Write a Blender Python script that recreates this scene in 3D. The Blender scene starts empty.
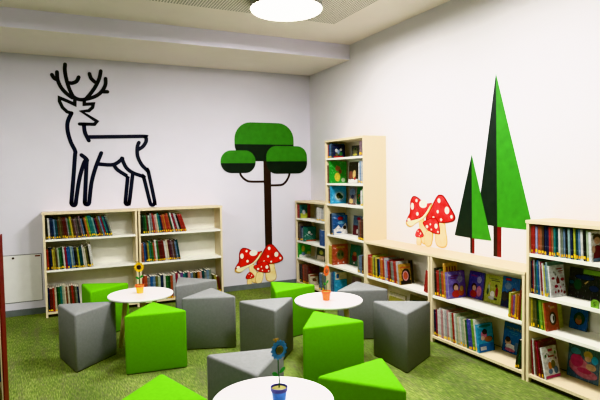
import bpy, bmesh, math, random
from mathutils import Vector, Matrix
SC = bpy.context.scene
COL = SC.collection
PI = math.pi
rad = math.radians
SPINES=[('A1', 0, 0.0385, 0.0147, 0.0181, 0.236, 0.169, 2.0, 'black', 1), ('A1', 0, 0.0589, 0.0164, 0.0194, 0.233, 0.177, 2.4, 'white', 1),
 ('A1', 0, 0.0806, 0.0158, 0.0163, 0.233, 0.181, 2.8, 'navy', 1), ('A1', 0, 0.0992, 0.0163, 0.0173, 0.236, 0.187, 3.3, 'navy', 1),
 ('A1', 0, 0.1187, 0.0182, 0.0184, 0.217, 0.171, 3.7, 'lightblue', 1), ('A1', 0, 0.1394, 0.0136, 0.0194, 0.217, 0.161, 4.1, 'darkteal', 1),
 ('A1', 0, 0.161, 0.0159, 0.0165, 0.214, 0.186, 4.5, 'brown', 1), ('A1', 0, 0.1798, 0.0148, 0.0153, 0.238, 0.179, 5.0, 'olive', 0),
 ('A1', 0, 0.1974, 0.0145, 0.0189, 0.23, 0.161, 5.4, 'brown', 1), ('A1', 0, 0.2187, 0.0131, 0.0171, 0.231, 0.174, 5.8, 'maroon', 1),
 ('A1', 0, 0.2383, 0.0178, 0.0174, 0.236, 0.189, 6.2, 'maroon', 1), ('A1', 0, 0.2581, 0.0155, 0.0158, 0.232, 0.189, 6.7, 'grey', 1),
 ('A1', 0, 0.2762, 0.0132, 0.0176, 0.219, 0.186, 7.1, 'green', 1), ('A1', 0, 0.2961, 0.0163, 0.0182, 0.239, 0.169, 7.5, 'yellow', 1),
 ('A1', 0, 0.3168, 0.0129, 0.0187, 0.223, 0.171, 7.9, 'brown', 1), ('A1', 0, 0.3379, 0.0127, 0.0175, 0.215, 0.16, 8.4, 'mauve', 0),
 ('A1', 0, 0.3579, 0.0187, 0.0174, 0.231, 0.168, 8.8, 'greybrown', 1), ('A1', 0, 0.3778, 0.013, 0.015, 0.235, 0.184, 9.2, 'darkgrey', 1),
 ('A1', 0, 0.3954, 0.0153, 0.0186, 0.243, 0.184, 9.6, 'mauve', 1), ('A1', 0, 0.4165, 0.0188, 0.0165, 0.213, 0.171, 10.1, 'slate', 1),
 ('A1', 0, 0.4355, 0.0129, 0.0177, 0.237, 0.189, 10.5, 'black', 1), ('A1', 0, 0.4558, 0.0163, 0.0189, 0.224, 0.178, 10.9, 'orange', 0),
 ('A1', 0, 0.4774, 0.0196, 0.0196, 0.234, 0.185, 11.3, 'lime', 1), ('A1', 0, 0.4997, 0.0159, 0.0163, 0.244, 0.168, 11.8, 'teal', 1),
 ('A1', 0, 0.5189, 0.0149, 0.0184, 0.24, 0.185, 12.2, 'teal', 1), ('A1', 0, 0.54, 0.0186, 0.0171, 0.225, 0.181, 12.6, 'tealwhite', 1),
 ('A1', 0, 0.5598, 0.0195, 0.0155, 0.215, 0.175, 13.0, 'navy', 1), ('A1', 0, 0.578, 0.0195, 0.0191, 0.214, 0.161, 13.5, 'darkred', 1),
 ('A1', 0, 0.6, 0.0181, 0.018, 0.236, 0.175, 13.9, 'olive', 1), ('A1', 0, 0.621, 0.0155, 0.0171, 0.236, 0.173, 14.3, 'lightblue', 0),
 ('A1', 0, 0.6411, 0.0197, 0.0159, 0.231, 0.167, 14.7, 'crimson', 1), ('A1', 0, 0.66, 0.0143, 0.0188, 0.229, 0.178, 15.2, 'teal', 1),
 ('A1', 0, 0.6819, 0.0174, 0.0166, 0.236, 0.184, 15.6, 'navy', 1), ('A1', 0, 0.7016, 0.0183, 0.018, 0.238, 0.171, 16.0, 'greygreen', 1),
 ('A1', 1, 0.0381, 0.0122, 0.0178, 0.228, 0.162, 2.0, 'red', 1), ('A1', 1, 0.0574, 0.0166, 0.0156, 0.245, 0.182, 2.2, 'black', 0),
 ('A1', 1, 0.0745, 0.0156, 0.0187, 0.247, 0.175, 2.4, 'navy', 1), ('A1', 1, 0.0946, 0.0128, 0.0161, 0.226, 0.179, 2.6, 'yellow', 0),
 ('A1', 1, 0.1122, 0.0193, 0.0143, 0.244, 0.162, 2.8, 'oliveyellow', 1), ('A1', 1, 0.1279, 0.0126, 0.0156, 0.227, 0.165, 3.0, 'brown', 1),
 ('A1', 1, 0.1449, 0.0131, 0.019, 0.235, 0.187, 3.2, 'palegreen', 1), ('A1', 1, 0.1653, 0.0124, 0.0169, 0.24, 0.165, 3.5, 'green', 1),
 ('A1', 1, 0.1837, 0.0185, 0.0189, 0.244, 0.173, 3.7, 'darkgreen', 1), ('A1', 1, 0.2042, 0.0171, 0.0182, 0.245, 0.175, 3.9, 'white', 1),
 ('A1', 1, 0.2239, 0.0131, 0.019, 0.242, 0.185, 4.1, 'crimson', 0), ('A1', 1, 0.2444, 0.0182, 0.0177, 0.238, 0.189, 4.3, 'blue', 1),
 ('A1', 1, 0.2637, 0.0195, 0.0185, 0.245, 0.167, 4.5, 'blue', 0), ('A1', 1, 0.2837, 0.0122, 0.0184, 0.245, 0.169, 4.7, 'paleteal', 1),
 ('A1', 1, 0.3036, 0.0196, 0.0157, 0.239, 0.18, 4.9, 'slate', 1), ('A1', 1, 0.3208, 0.0183, 0.0141, 0.232, 0.169, 5.1, 'black', 1),
 ('A1', 1, 0.3364, 0.0151, 0.0166, 0.234, 0.176, 5.3, 'darkgrey', 1), ('A1', 1, 0.3545, 0.0155, 0.0153, 0.226, 0.184, 5.5, 'limeyellow', 1),
 ('A1', 1, 0.3714, 0.0166, 0.0173, 0.233, 0.188, 5.8, 'darkteal', 1), ('A1', 1, 0.3902, 0.0169, 0.0153, 0.243, 0.188, 6.0, 'darkteal', 1),
 ('A1', 1, 0.4071, 0.0182, 0.0146, 0.253, 0.188, 6.2, 'white', 1), ('A1', 1, 0.4233, 0.0194, 0.0188, 0.225, 0.167, 6.4, 'cream', 0),
 ('A1', 1, 0.4436, 0.015, 0.017, 0.234, 0.176, 6.6, 'olive', 1), ('A1', 1, 0.4622, 0.0135, 0.0161, 0.241, 0.167, 6.8, 'black', 1),
 ('A1', 1, 0.4799, 0.0154, 0.0272, 0.255, 0.177, 7.0, 'white', 1), ('A1', 2, 0.0349, 0.0162, 0.0161, 0.266, 0.187, 1.0, 'navy', 1),
 ('A1', 2, 0.0524, 0.0191, 0.0288, 0.252, 0.181, 1.2, 'maroon', 1), ('A1', 2, 0.0827, 0.0124, 0.0187, 0.26, 0.182, 1.4, 'red', 0),
 ('A1', 2, 0.1029, 0.0161, 0.0199, 0.246, 0.162, 1.6, 'cream', 1), ('A1', 2, 0.1242, 0.016, 0.0164, 0.268, 0.163, 1.8, 'darkgreen', 1),
 ('A1', 2, 0.1422, 0.0146, 0.0181, 0.265, 0.165, 2.0, 'green', 1), ('A1', 2, 0.1618, 0.0153, 0.0177, 0.273, 0.173, 2.2, 'teal', 1),
 ('A1', 2, 0.1811, 0.0191, 0.0159, 0.277, 0.164, 2.4, 'palegreen', 1), ('A1', 2, 0.1986, 0.0139, 0.0199, 0.277, 0.165, 2.6, 'cream', 1),
 ('A1', 2, 0.22, 0.0192, 0.0155, 0.263, 0.161, 2.8, 'redbrown', 1), ('A1', 2, 0.237, 0.0176, 0.0186, 0.253, 0.18, 3.0, 'cream', 1),
 ('A1', 2, 0.2571, 0.0145, 0.0207, 0.265, 0.177, 3.2, 'brown', 1), ('A1', 2, 0.2793, 0.0152, 0.0184, 0.27, 0.184, 3.4, 'red', 1),
 ('A1', 2, 0.2992, 0.0156, 0.0165, 0.262, 0.178, 3.6, 'brown', 0), ('A1', 2, 0.3173, 0.0128, 0.0203, 0.255, 0.179, 3.8, 'greygreen', 0),
 ('A1', 2, 0.3391, 0.0146, 0.0182, 0.251, 0.18, 4.0, 'navy', 1), ('A2', 0, 0.0377, 0.0139, 0.0228, 0.215, 0.17, 2.0, 'black', 0),
 ('A2', 0, 0.064, 0.0131, 0.018, 0.224, 0.185, 2.8, 'darkgreen', 1), ('A2', 0, 0.0854, 0.0139, 0.0221, 0.213, 0.179, 3.5, 'green', 1),
 ('A2', 0, 0.111, 0.0175, 0.0185, 0.219, 0.171, 4.3, 'maroon', 1), ('A2', 0, 0.133, 0.0195, 0.0198, 0.214, 0.178, 5.0, 'mint', 1),
 ('A2', 0, 0.1564, 0.0133, 0.0229, 0.235, 0.189, 5.8, 'grey', 1), ('A2', 0, 0.1831, 0.0123, 0.0189, 0.23, 0.169, 6.6, 'red', 1),
 ('A2', 0, 0.2056, 0.0152, 0.0191, 0.215, 0.188, 7.3, 'pink', 1), ('A2', 0, 0.2284, 0.0197, 0.019, 0.225, 0.175, 8.1, 'cream', 1),
 ('A2', 0, 0.2512, 0.0195, 0.0221, 0.235, 0.189, 8.9, 'teal', 1), ('A2', 0, 0.2771, 0.0157, 0.0183, 0.211, 0.166, 9.6, 'navy', 1),
 ('A2', 0, 0.2991, 0.0176, 0.0207, 0.21, 0.165, 10.4, 'orangered', 1), ('A2', 0, 0.3237, 0.0124, 0.0182, 0.219, 0.173, 11.1, 'orange', 1),
 ('A2', 0, 0.3457, 0.0122, 0.0212, 0.212, 0.164, 11.9, 'red', 1), ('A2', 0, 0.371, 0.0163, 0.022, 0.231, 0.173, 12.7, 'orangered', 1),
 ('A2', 0, 0.3974, 0.017, 0.0179, 0.238, 0.17, 13.4, 'darkgreen', 1), ('A2', 0, 0.4197, 0.0194, 0.0178, 0.238, 0.171, 14.2, 'white', 1),
 ('A2', 0, 0.4419, 0.0147, 0.022, 0.224, 0.189, 15.0, 'crimson', 1), ('A2', 0, 0.4684, 0.0137, 0.0237, 0.23, 0.179, 15.7, 'palegrey', 1),
 ('A2', 0, 0.4967, 0.012, 0.0189, 0.213, 0.176, 16.5, 'black', 1), ('A2', 0, 0.5201, 0.0164, 0.0232, 0.217, 0.177, 17.2, 'red', 1),
 ('A2', 0, 0.5482, 0.014, 0.024, 0.217, 0.177, 18.0, 'red', 1), ('A2', 1, 0.0419, 0.0178, 0.0255, 0.222, 0.186, 3.0, 'orangebrown', 0),
 ('A2', 1, 0.0692, 0.0179, 0.0181, 0.231, 0.171, 3.3, 'blue', 0), ('A2', 1, 0.0891, 0.0148, 0.0181, 0.223, 0.162, 3.6, 'navy', 1),
 ('A2', 1, 0.1091, 0.0142, 0.0199, 0.223, 0.171, 3.9, 'oliveyellow', 1), ('A2', 1, 0.1309, 0.0189, 0.0219, 0.247, 0.16, 4.3, 'tealgreen', 1),
 ('A2', 1, 0.1547, 0.0122, 0.0225, 0.229, 0.19, 4.6, 'green', 1), ('A2', 1, 0.1791, 0.0172, 0.0182, 0.224, 0.173, 4.9, 'orangered', 1),
 ('A2', 1, 0.1992, 0.0165, 0.0213, 0.252, 0.189, 5.2, 'white', 1), ('A2', 1, 0.2225, 0.017, 0.0221, 0.248, 0.164, 5.5, 'green', 1),
 ('A2', 1, 0.2466, 0.0161, 0.02, 0.238, 0.174, 5.8, 'maroon', 1), ('A2', 1, 0.2687, 0.0121, 0.019, 0.239, 0.169, 6.2, 'maroon', 1),
 ('A2', 1, 0.2898, 0.0174, 0.0215, 0.249, 0.183, 6.5, 'darkred', 1), ('A2', 1, 0.3134, 0.0167, 0.0237, 0.232, 0.173, 6.8, 'white', 1),
 ('A2', 1, 0.3391, 0.0163, 0.021, 0.248, 0.189, 7.1, 'cream', 1), ('A2', 1, 0.3622, 0.0159, 0.017, 0.246, 0.177, 7.4, 'maroon', 1),
 ('A2', 1, 0.3813, 0.0188, 0.0191, 0.247, 0.171, 7.7, 'purplebrown', 1), ('A2', 1, 0.4026, 0.0147, 0.0213, 0.232, 0.18, 8.1, 'mauve', 1),
 ('A2', 1, 0.426, 0.0169, 0.018, 0.246, 0.164, 8.4, 'brown', 1), ('A2', 1, 0.446, 0.0151, 0.0211, 0.224, 0.169, 8.7, 'slate', 1),
 ('A2', 1, 0.4692, 0.0155, 0.0214, 0.243, 0.18, 9.0, 'darkteal', 1), ('A2', 2, 0.0302, 0.0199, 0.0258, 0.273, 0.175, 0.0, 'red', 1),
 ('A2', 2, 0.0571, 0.0148, 0.0334, 0.297, 0.167, 0.1, 'orangered', 1), ('A2', 2, 0.0916, 0.0176, 0.0334, 0.271, 0.181, 0.2, 'grey', 1),
 ('A2', 2, 0.1261, 0.0177, 0.03, 0.284, 0.168, 0.3, 'blue', 1), ('A2', 2, 0.1573, 0.0179, 0.0277, 0.284, 0.186, 0.4, 'lightblue', 0),
 ('A2', 2, 0.1861, 0.0159, 0.0288, 0.282, 0.163, 0.6, 'olive', 1), ('A2', 2, 0.2161, 0.0125, 0.0288, 0.271, 0.174, 0.7, 'palegreen', 0),
 ('A2', 2, 0.246, 0.0177, 0.0328, 0.288, 0.174, 0.8, 'navy', 0), ('A2', 2, 0.28, 0.012, 0.0256, 0.29, 0.164, 0.9, 'white', 1),
 ('A2', 2, 0.3067, 0.0136, 0.0305, 0.276, 0.162, 1.0, 'green', 1), ('A2', 2, 0.3383, 0.0137, 0.0251, 0.272, 0.168, 1.1, 'darkgreen', 1),
 ('A2', 2, 0.3646, 0.0169, 0.0269, 0.273, 0.19, 1.2, 'orangered', 1), ('A2', 2, 0.3926, 0.0146, 0.033, 0.287, 0.181, 1.3, 'palegrey', 1),
 ('A2', 2, 0.4268, 0.0143, 0.0286, 0.295, 0.187, 1.4, 'crimson', 1), ('A2', 2, 0.4565, 0.0198, 0.0291, 0.271, 0.164, 1.6, 'white', 1),
 ('A2', 2, 0.4868, 0.0173, 0.0334, 0.295, 0.163, 1.7, 'purple', 1), ('A2', 2, 0.5213, 0.0159, 0.0273, 0.284, 0.161, 1.8, 'teal', 1),
 ('A2', 2, 0.5498, 0.0124, 0.028, 0.292, 0.182, 1.9, 'darkteal', 1), ('A2', 2, 0.5789, 0.0187, 0.0312, 0.294, 0.176, 2.0, 'pink', 1),
 ('A2', 2, 0.6113, 0.0139, 0.031, 0.279, 0.167, 2.1, 'slate', 1), ('A2', 2, 0.6435, 0.0151, 0.027, 0.283, 0.186, 2.2, 'olive', 1),
 ('A2', 2, 0.6716, 0.018, 0.0282, 0.278, 0.175, 2.3, 'black', 1), ('A2', 2, 0.701, 0.0169, 0.0259, 0.285, 0.166, 2.4, 'orange', 0),
 ('A2', 2, 0.728, 0.0196, 0.0261, 0.282, 0.167, 2.6, 'pink', 1), ('A2', 2, 0.7553, 0.0144, 0.0321, 0.293, 0.176, 2.7, 'darkteal', 1),
 ('A2', 2, 0.7886, 0.0192, 0.0276, 0.277, 0.161, 2.8, 'grey', 1), ('A2', 2, 0.8174, 0.0137, 0.0261, 0.297, 0.188, 2.9, 'lightblue', 1),
 ('A2', 2, 0.8447, 0.0185, 0.031, 0.299, 0.178, 3.0, 'greygreen', 1), ('A2', 2, 0.927, 0.0175, 0.0276, 0.226, 0.176, 9.0, 'oliveyellow', 1),
 ('A2', 2, 0.9555, 0.0188, 0.0295, 0.207, 0.188, 9.0, 'maroon', 1), ('L', 0, 0.039, 0.012, 0.0679, 0.183, 0.168, 0.0, 'red', 0),
 ('L', 0, 0.5985, 0.0122, 0.0555, 0.167, 0.19, 0.0, 'white', 1), ('L', 0, 0.6546, 0.0141, 0.0579, 0.161, 0.189, 0.0, 'white', 1),
 ('L', 0, 0.7131, 0.0173, 0.0569, 0.153, 0.162, 0.0, 'palegrey', 1), ('L', 0, 0.7706, 0.0186, 0.0511, 0.18, 0.172, 0.0, 'cream', 1),
 ('L', 1, 0.037, 0.0177, 0.0388, 0.247, 0.185, 0.0, 'brown', 1), ('L', 1, 0.0764, 0.0192, 0.0397, 0.232, 0.173, 0.0, 'greybrown', 0),
 ('L', 1, 0.1167, 0.0154, 0.0396, 0.197, 0.179, 0.0, 'navy', 1), ('L', 1, 0.1569, 0.0153, 0.0423, 0.172, 0.184, 0.0, 'slate', 1),
 ('L', 1, 0.6696, 0.0134, 0.1056, 0.196, 0.163, 0.0, 'blue', 0), ('L', 1, 0.7758, 0.0147, 0.0499, 0.187, 0.176, 0.0, 'blue', 0),
 ('L', 3, 0.0756, 0.0157, 0.0507, 0.238, 0.181, 3.0, 'black', 1), ('L', 3, 0.1276, 0.0132, 0.0411, 0.238, 0.178, 3.2, 'darkgrey', 0),
 ('L', 3, 0.1701, 0.0188, 0.0479, 0.244, 0.178, 3.3, 'orangered', 1), ('L', 3, 0.2194, 0.0156, 0.0458, 0.254, 0.167, 3.5, 'redbrown', 1),
 ('L', 3, 0.2666, 0.0177, 0.0392, 0.262, 0.168, 3.7, 'redbrown', 1), ('L', 3, 0.3072, 0.0165, 0.044, 0.242, 0.168, 3.8, 'maroon', 1),
 ('L', 3, 0.6393, 0.0133, 0.0633, 0.211, 0.169, 0.0, 'slate', 1), ('L', 3, 0.7031, 0.0199, 0.0579, 0.203, 0.173, 0.0, 'greygreen', 1),
 ('L', 3, 0.7616, 0.0197, 0.0609, 0.194, 0.163, 0.0, 'slate', 1), ('T', 0, 0.0359, 0.0192, 0.0319, 0.16, 0.174, 0.0, 'orangered', 1),
 ('T', 0, 0.0684, 0.0165, 0.0281, 0.159, 0.183, 0.0, 'blue', 1), ('T', 0, 0.0971, 0.0189, 0.0316, 0.176, 0.18, 0.0, 'slate', 1),
 ('T', 0, 0.1293, 0.0155, 0.0329, 0.157, 0.173, 0.0, 'navy', 0), ('T', 0, 0.7459, 0.0168, 0.0458, 0.159, 0.186, 0.0, 'mauve', 1),
 ('T', 0, 0.7922, 0.0198, 0.0428, 0.175, 0.189, 0.0, 'greybrown', 1), ('T', 1, 0.03, 0.0131, 0.038, 0.215, 0.17, 0.0, 'redbrown', 0),
 ('T', 1, 0.7197, 0.0166, 0.0257, 0.229, 0.186, 0.0, 'white', 1), ('T', 1, 0.746, 0.0131, 0.0277, 0.244, 0.174, 0.0, 'lightblue', 1),
 ('T', 1, 0.7743, 0.015, 0.03, 0.239, 0.16, 0.0, 'palegrey', 1), ('T', 1, 0.805, 0.0176, 0.03, 0.236, 0.161, 0.0, 'blue', 1),
 ('T', 2, 0.0406, 0.0193, 0.0455, 0.18, 0.182, 0.0, 'redbrown', 1), ('T', 2, 0.7551, 0.0182, 0.0363, 0.171, 0.169, 0.0, 'white', 1),
 ('T', 2, 0.792, 0.0141, 0.0404, 0.186, 0.187, 0.0, 'palegreen', 1), ('T', 3, 0.0799, 0.0122, 0.0291, 0.252, 0.175, 0.0, 'black', 0),
 ('T', 3, 0.1097, 0.0189, 0.0306, 0.257, 0.173, 0.0, 'slate', 1), ('T', 3, 0.6971, 0.0186, 0.0325, 0.214, 0.174, 0.0, 'greybrown', 1),
 ('T', 3, 0.7302, 0.0184, 0.0325, 0.218, 0.168, 0.0, 'redbrown', 1), ('T', 3, 0.7633, 0.015, 0.0361, 0.229, 0.162, 0.0, 'brown', 1),
 ('T', 3, 0.8001, 0.0123, 0.0333, 0.219, 0.184, 0.0, 'maroon', 1), ('T', 4, 0.0327, 0.0181, 0.0618, 0.225, 0.164, 0.0, 'yellow', 0),
 ('T', 4, 0.0951, 0.0163, 0.0267, 0.226, 0.182, 0.0, 'amber', 0), ('T', 4, 0.6856, 0.0157, 0.0276, 0.181, 0.177, 0.0, 'greygreen', 1),
 ('T', 4, 0.7139, 0.0172, 0.0277, 0.194, 0.16, 0.0, 'slate', 1), ('T', 4, 0.7421, 0.014, 0.0303, 0.183, 0.188, 0.0, 'slate', 0),
 ('T', 4, 0.773, 0.015, 0.0297, 0.193, 0.168, 0.0, 'brown', 1), ('T', 4, 0.8033, 0.0189, 0.0317, 0.184, 0.174, 0.0, 'yellow', 1),
 ('T', 5, 0.0726, 0.0151, 0.0439, 0.261, 0.175, 0.0, 'slate', 0), ('T', 5, 0.117, 0.0181, 0.0393, 0.281, 0.171, 0.0, 'blue', 0),
 ('B1', 0, 0.0341, 0.017, 0.0252, 0.225, 0.166, 1.0, 'red', 1), ('B1', 0, 0.0612, 0.0168, 0.0254, 0.205, 0.168, 1.4, 'red', 1),
 ('B1', 0, 0.0884, 0.0156, 0.0288, 0.201, 0.173, 1.7, 'orange', 1), ('B1', 0, 0.1191, 0.019, 0.0271, 0.229, 0.174, 2.0, 'limeyellow', 1),
 ('B1', 0, 0.148, 0.0147, 0.0296, 0.213, 0.164, 2.4, 'olive', 1), ('B1', 0, 0.1796, 0.0139, 0.0267, 0.213, 0.163, 2.8, 'yellow', 1),
 ('B1', 0, 0.2081, 0.0158, 0.0293, 0.201, 0.179, 3.1, 'black', 1), ('B1', 0, 0.2393, 0.0186, 0.0224, 0.202, 0.165, 3.5, 'blue', 1),
 ('B1', 0, 0.2636, 0.0154, 0.0236, 0.231, 0.184, 3.8, 'orange', 1), ('B1', 0, 0.289, 0.0122, 0.0249, 0.201, 0.171, 4.2, 'orange', 1),
 ('B1', 0, 0.3158, 0.018, 0.0234, 0.23, 0.161, 4.5, 'red', 1), ('B1', 0, 0.3412, 0.0169, 0.0255, 0.23, 0.183, 4.8, 'palegrey', 0),
 ('B1', 0, 0.3687, 0.0192, 0.0277, 0.212, 0.184, 5.2, 'lavender', 1), ('B1', 0, 0.3984, 0.0154, 0.0246, 0.205, 0.167, 5.5, 'red', 0),
 ('B1', 0, 0.4249, 0.0193, 0.0256, 0.222, 0.173, 5.9, 'darkred', 1), ('B1', 0, 0.4525, 0.0188, 0.024, 0.2, 0.164, 6.2, 'greygreen', 1),
 ('B1', 0, 0.4784, 0.0181, 0.0221, 0.213, 0.182, 6.6, 'grey', 1), ('B1', 0, 0.5026, 0.0171, 0.0289, 0.219, 0.183, 7.0, 'red', 0),
 ('B1', 0, 0.5336, 0.0176, 0.0223, 0.214, 0.162, 7.3, 'orangered', 1), ('B1', 0, 0.9425, 0.0173, 0.0475, 0.201, 0.168, -9.0, 'red', 0),
 ('B2', 0, 0.0462, 0.0138, 0.0252, 0.244, 0.173, 2.0, 'black', 1), ('B2', 0, 0.0743, 0.0148, 0.0305, 0.226, 0.188, 2.6, 'red', 1),
 ('B2', 0, 0.1078, 0.0171, 0.0227, 0.244, 0.17, 3.2, 'greengrey', 1), ('B2', 0, 0.1335, 0.0197, 0.0366, 0.225, 0.171, 3.8, 'orangered', 1),
 ('B2', 0, 0.8592, 0.0156, 0.0188, 0.189, 0.171, -3.0, 'limeyellow', 1), ('B2', 0, 0.8786, 0.0184, 0.0192, 0.167, 0.178, -3.0, 'orangered', 1),
 ('B2', 0, 0.8984, 0.0157, 0.02, 0.176, 0.185, -3.0, 'purple', 1), ('B2', 0, 0.919, 0.0121, 0.0152, 0.189, 0.186, -3.0, 'amber', 1),
 ('B2', 0, 0.9348, 0.0176, 0.0161, 0.179, 0.172, -3.0, 'orange', 1), ('B2', 0, 0.9536, 0.0195, 0.0157, 0.225, 0.178, -3.0, 'darkred', 0),
 ('B2', 0, 0.97, 0.0186, 0.0156, 0.232, 0.182, -3.0, 'lime', 0), ('B2', 1, 0.0383, 0.0144, 0.0246, 0.231, 0.185, 2.0, 'navy', 1),
 ('B2', 1, 0.0647, 0.0147, 0.0188, 0.237, 0.187, 2.3, 'crimson', 1), ('B2', 1, 0.0853, 0.0153, 0.0238, 0.241, 0.161, 2.6, 'white', 1),
 ('B2', 1, 0.1109, 0.0156, 0.0186, 0.259, 0.166, 2.9, 'white', 1), ('B2', 1, 0.1314, 0.014, 0.0225, 0.245, 0.19, 3.1, 'pink', 0),
 ('B2', 1, 0.1557, 0.0185, 0.0226, 0.256, 0.165, 3.4, 'white', 1), ('B2', 1, 0.1802, 0.0161, 0.0236, 0.255, 0.173, 3.7, 'palegrey', 1),
 ('B2', 1, 0.2057, 0.0178, 0.0209, 0.26, 0.176, 4.0, 'pink', 1), ('B2', 1, 0.2285, 0.0163, 0.0222, 0.246, 0.178, 4.3, 'white', 1),
 ('B2', 1, 0.2525, 0.0151, 0.022, 0.236, 0.182, 4.6, 'palegreen', 1), ('B2', 1, 0.2763, 0.0142, 0.0214, 0.251, 0.17, 4.9, 'red', 1),
 ('B2', 1, 0.2997, 0.016, 0.0218, 0.253, 0.188, 5.1, 'white', 1), ('B2', 1, 0.3234, 0.0124, 0.0188, 0.255, 0.181, 5.4, 'palegreen', 0),
 ('B2', 1, 0.3441, 0.013, 0.0208, 0.234, 0.189, 5.7, 'cream', 1), ('B2', 1, 0.3667, 0.0153, 0.0194, 0.233, 0.184, 6.0, 'white', 1),
 ('B2', 1, 0.3881, 0.0153, 0.0248, 0.245, 0.183, 6.3, 'palegreen', 1), ('B2', 1, 0.4148, 0.018, 0.0219, 0.23, 0.185, 6.6, 'cream', 1),
 ('B2', 1, 0.4386, 0.0147, 0.0197, 0.231, 0.184, 6.9, 'green', 0), ('B2', 1, 0.4602, 0.0151, 0.0438, 0.243, 0.189, 7.1, 'indigo', 1),
 ('B2', 1, 0.5062, 0.0155, 0.025, 0.253, 0.189, 7.4, 'lime', 1), ('B2', 1, 0.5333, 0.0179, 0.021, 0.256, 0.175, 7.7, 'white', 1),
 ('B2', 1, 0.9253, 0.0136, 0.0192, 0.221, 0.163, -9.0, 'black', 1), ('B2', 1, 0.9453, 0.0132, 0.0188, 0.213, 0.164, -9.0, 'darkgreen', 1),
 ('C', 0, 0.0336, 0.0152, 0.0199, 0.195, 0.187, 1.0, 'red', 1), ('C', 0, 0.0543, 0.0122, 0.0151, 0.202, 0.178, 1.1, 'red', 0),
 ('C', 0, 0.0704, 0.0155, 0.0192, 0.195, 0.175, 1.2, 'lavender', 1), ('C', 0, 0.0904, 0.0182, 0.0155, 0.196, 0.186, 1.2, 'orangered', 1),
 ('C', 0, 0.1068, 0.0176, 0.0161, 0.197, 0.19, 1.3, 'orangebrown', 1), ('C', 0, 0.1237, 0.0167, 0.0176, 0.201, 0.171, 1.4, 'brown', 1),
 ('C', 0, 0.1422, 0.019, 0.0196, 0.202, 0.187, 1.5, 'navy', 1), ('C', 0, 0.1627, 0.0185, 0.0178, 0.194, 0.178, 1.6, 'navy', 0),
 ('C', 0, 0.1814, 0.0134, 0.0179, 0.198, 0.174, 1.7, 'red', 1), ('C', 0, 0.2002, 0.0156, 0.0173, 0.201, 0.173, 1.8, 'orangebrown', 1),
 ('C', 0, 0.2183, 0.0125, 0.019, 0.196, 0.173, 1.8, 'teal', 1), ('C', 0, 0.2382, 0.0173, 0.0176, 0.195, 0.163, 1.9, 'darkteal', 1),
 ('C', 0, 0.2567, 0.0121, 0.0166, 0.199, 0.19, 2.0, 'white', 1), ('C', 0, 0.2741, 0.0163, 0.0152, 0.204, 0.171, 2.1, 'greygreen', 1),
 ('C', 0, 0.2903, 0.0177, 0.0157, 0.194, 0.164, 2.2, 'slate', 1), ('C', 0, 0.3069, 0.0166, 0.0189, 0.195, 0.167, 2.2, 'black', 1),
 ('C', 0, 0.3268, 0.0128, 0.018, 0.199, 0.164, 2.3, 'paleteal', 1), ('C', 0, 0.3456, 0.0127, 0.0188, 0.2, 0.186, 2.4, 'navy', 1),
 ('C', 0, 0.3653, 0.0164, 0.0155, 0.204, 0.172, 2.5, 'limeyellow', 1), ('C', 0, 0.3818, 0.0182, 0.0163, 0.196, 0.164, 2.6, 'darkteal', 1),
 ('C', 0, 0.3989, 0.0168, 0.0185, 0.201, 0.166, 2.7, 'lightblue', 1), ('C', 0, 0.4183, 0.014, 0.0181, 0.2, 0.185, 2.8, 'white', 1),
 ('C', 0, 0.4373, 0.0121, 0.018, 0.201, 0.188, 2.8, 'black', 1), ('C', 0, 0.4562, 0.0154, 0.0182, 0.197, 0.173, 2.9, 'palegreen', 1),
 ('C', 1, 0.0342, 0.0174, 0.0116, 0.231, 0.165, 1.0, 'navy', 1), ('C', 1, 0.0486, 0.0187, 0.011, 0.235, 0.184, 1.5, 'red', 1),
 ('C', 1, 0.0625, 0.0124, 0.0132, 0.244, 0.171, 2.1, 'grey', 0), ('C', 1, 0.0784, 0.019, 0.0112, 0.226, 0.189, 2.6, 'teal', 1),
 ('C', 1, 0.0924, 0.0166, 0.0128, 0.244, 0.169, 3.2, 'blue', 0), ('C', 1, 0.1081, 0.0182, 0.0111, 0.241, 0.171, 3.7, 'palegrey', 0),
 ('C', 1, 0.1221, 0.0186, 0.0115, 0.233, 0.169, 4.3, 'crimson', 1), ('C', 1, 0.1364, 0.0164, 0.0126, 0.229, 0.176, 4.8, 'white', 0),
 ('C', 1, 0.1517, 0.0152, 0.0118, 0.215, 0.188, 5.4, 'limeyellow', 1), ('C', 1, 0.1662, 0.0127, 0.0113, 0.218, 0.18, 5.9, 'lightblue', 1),
 ('C', 1, 0.1802, 0.0122, 0.0104, 0.241, 0.161, 6.5, 'paleteal', 1), ('C', 2, 0.0338, 0.0166, 0.0153, 0.205, 0.161, 1.0, 'yellow', 1),
 ('C', 2, 0.0533, 0.0175, 0.0137, 0.208, 0.162, 2.0, 'olive', 1), ('C', 2, 0.0711, 0.0174, 0.0141, 0.201, 0.168, 3.0, 'olive', 0),
 ('C', 2, 0.0893, 0.0197, 0.0143, 0.201, 0.189, 4.0, 'darkgreen', 1), ('C', 2, 0.1078, 0.0197, 0.0134, 0.203, 0.171, 5.0, 'lime', 0),
 ('C', 2, 0.1254, 0.0143, 0.0132, 0.208, 0.166, 6.0, 'lime', 1), ('C', 2, 0.1428, 0.0195, 0.0132, 0.199, 0.18, 7.0, 'limeyellow', 0),
 ('C', 3, 0.043, 0.0179, 0.0128, 0.244, 0.175, 3.0, 'crimson', 0), ('C', 3, 0.0641, 0.0154, 0.0127, 0.257, 0.19, 4.8, 'white', 0),
 ('C', 3, 0.0854, 0.0184, 0.016, 0.248, 0.183, 6.6, 'darkred', 0), ('C', 3, 0.1099, 0.0123, 0.0148, 0.243, 0.182, 8.4, 'crimson', 1),
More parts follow.
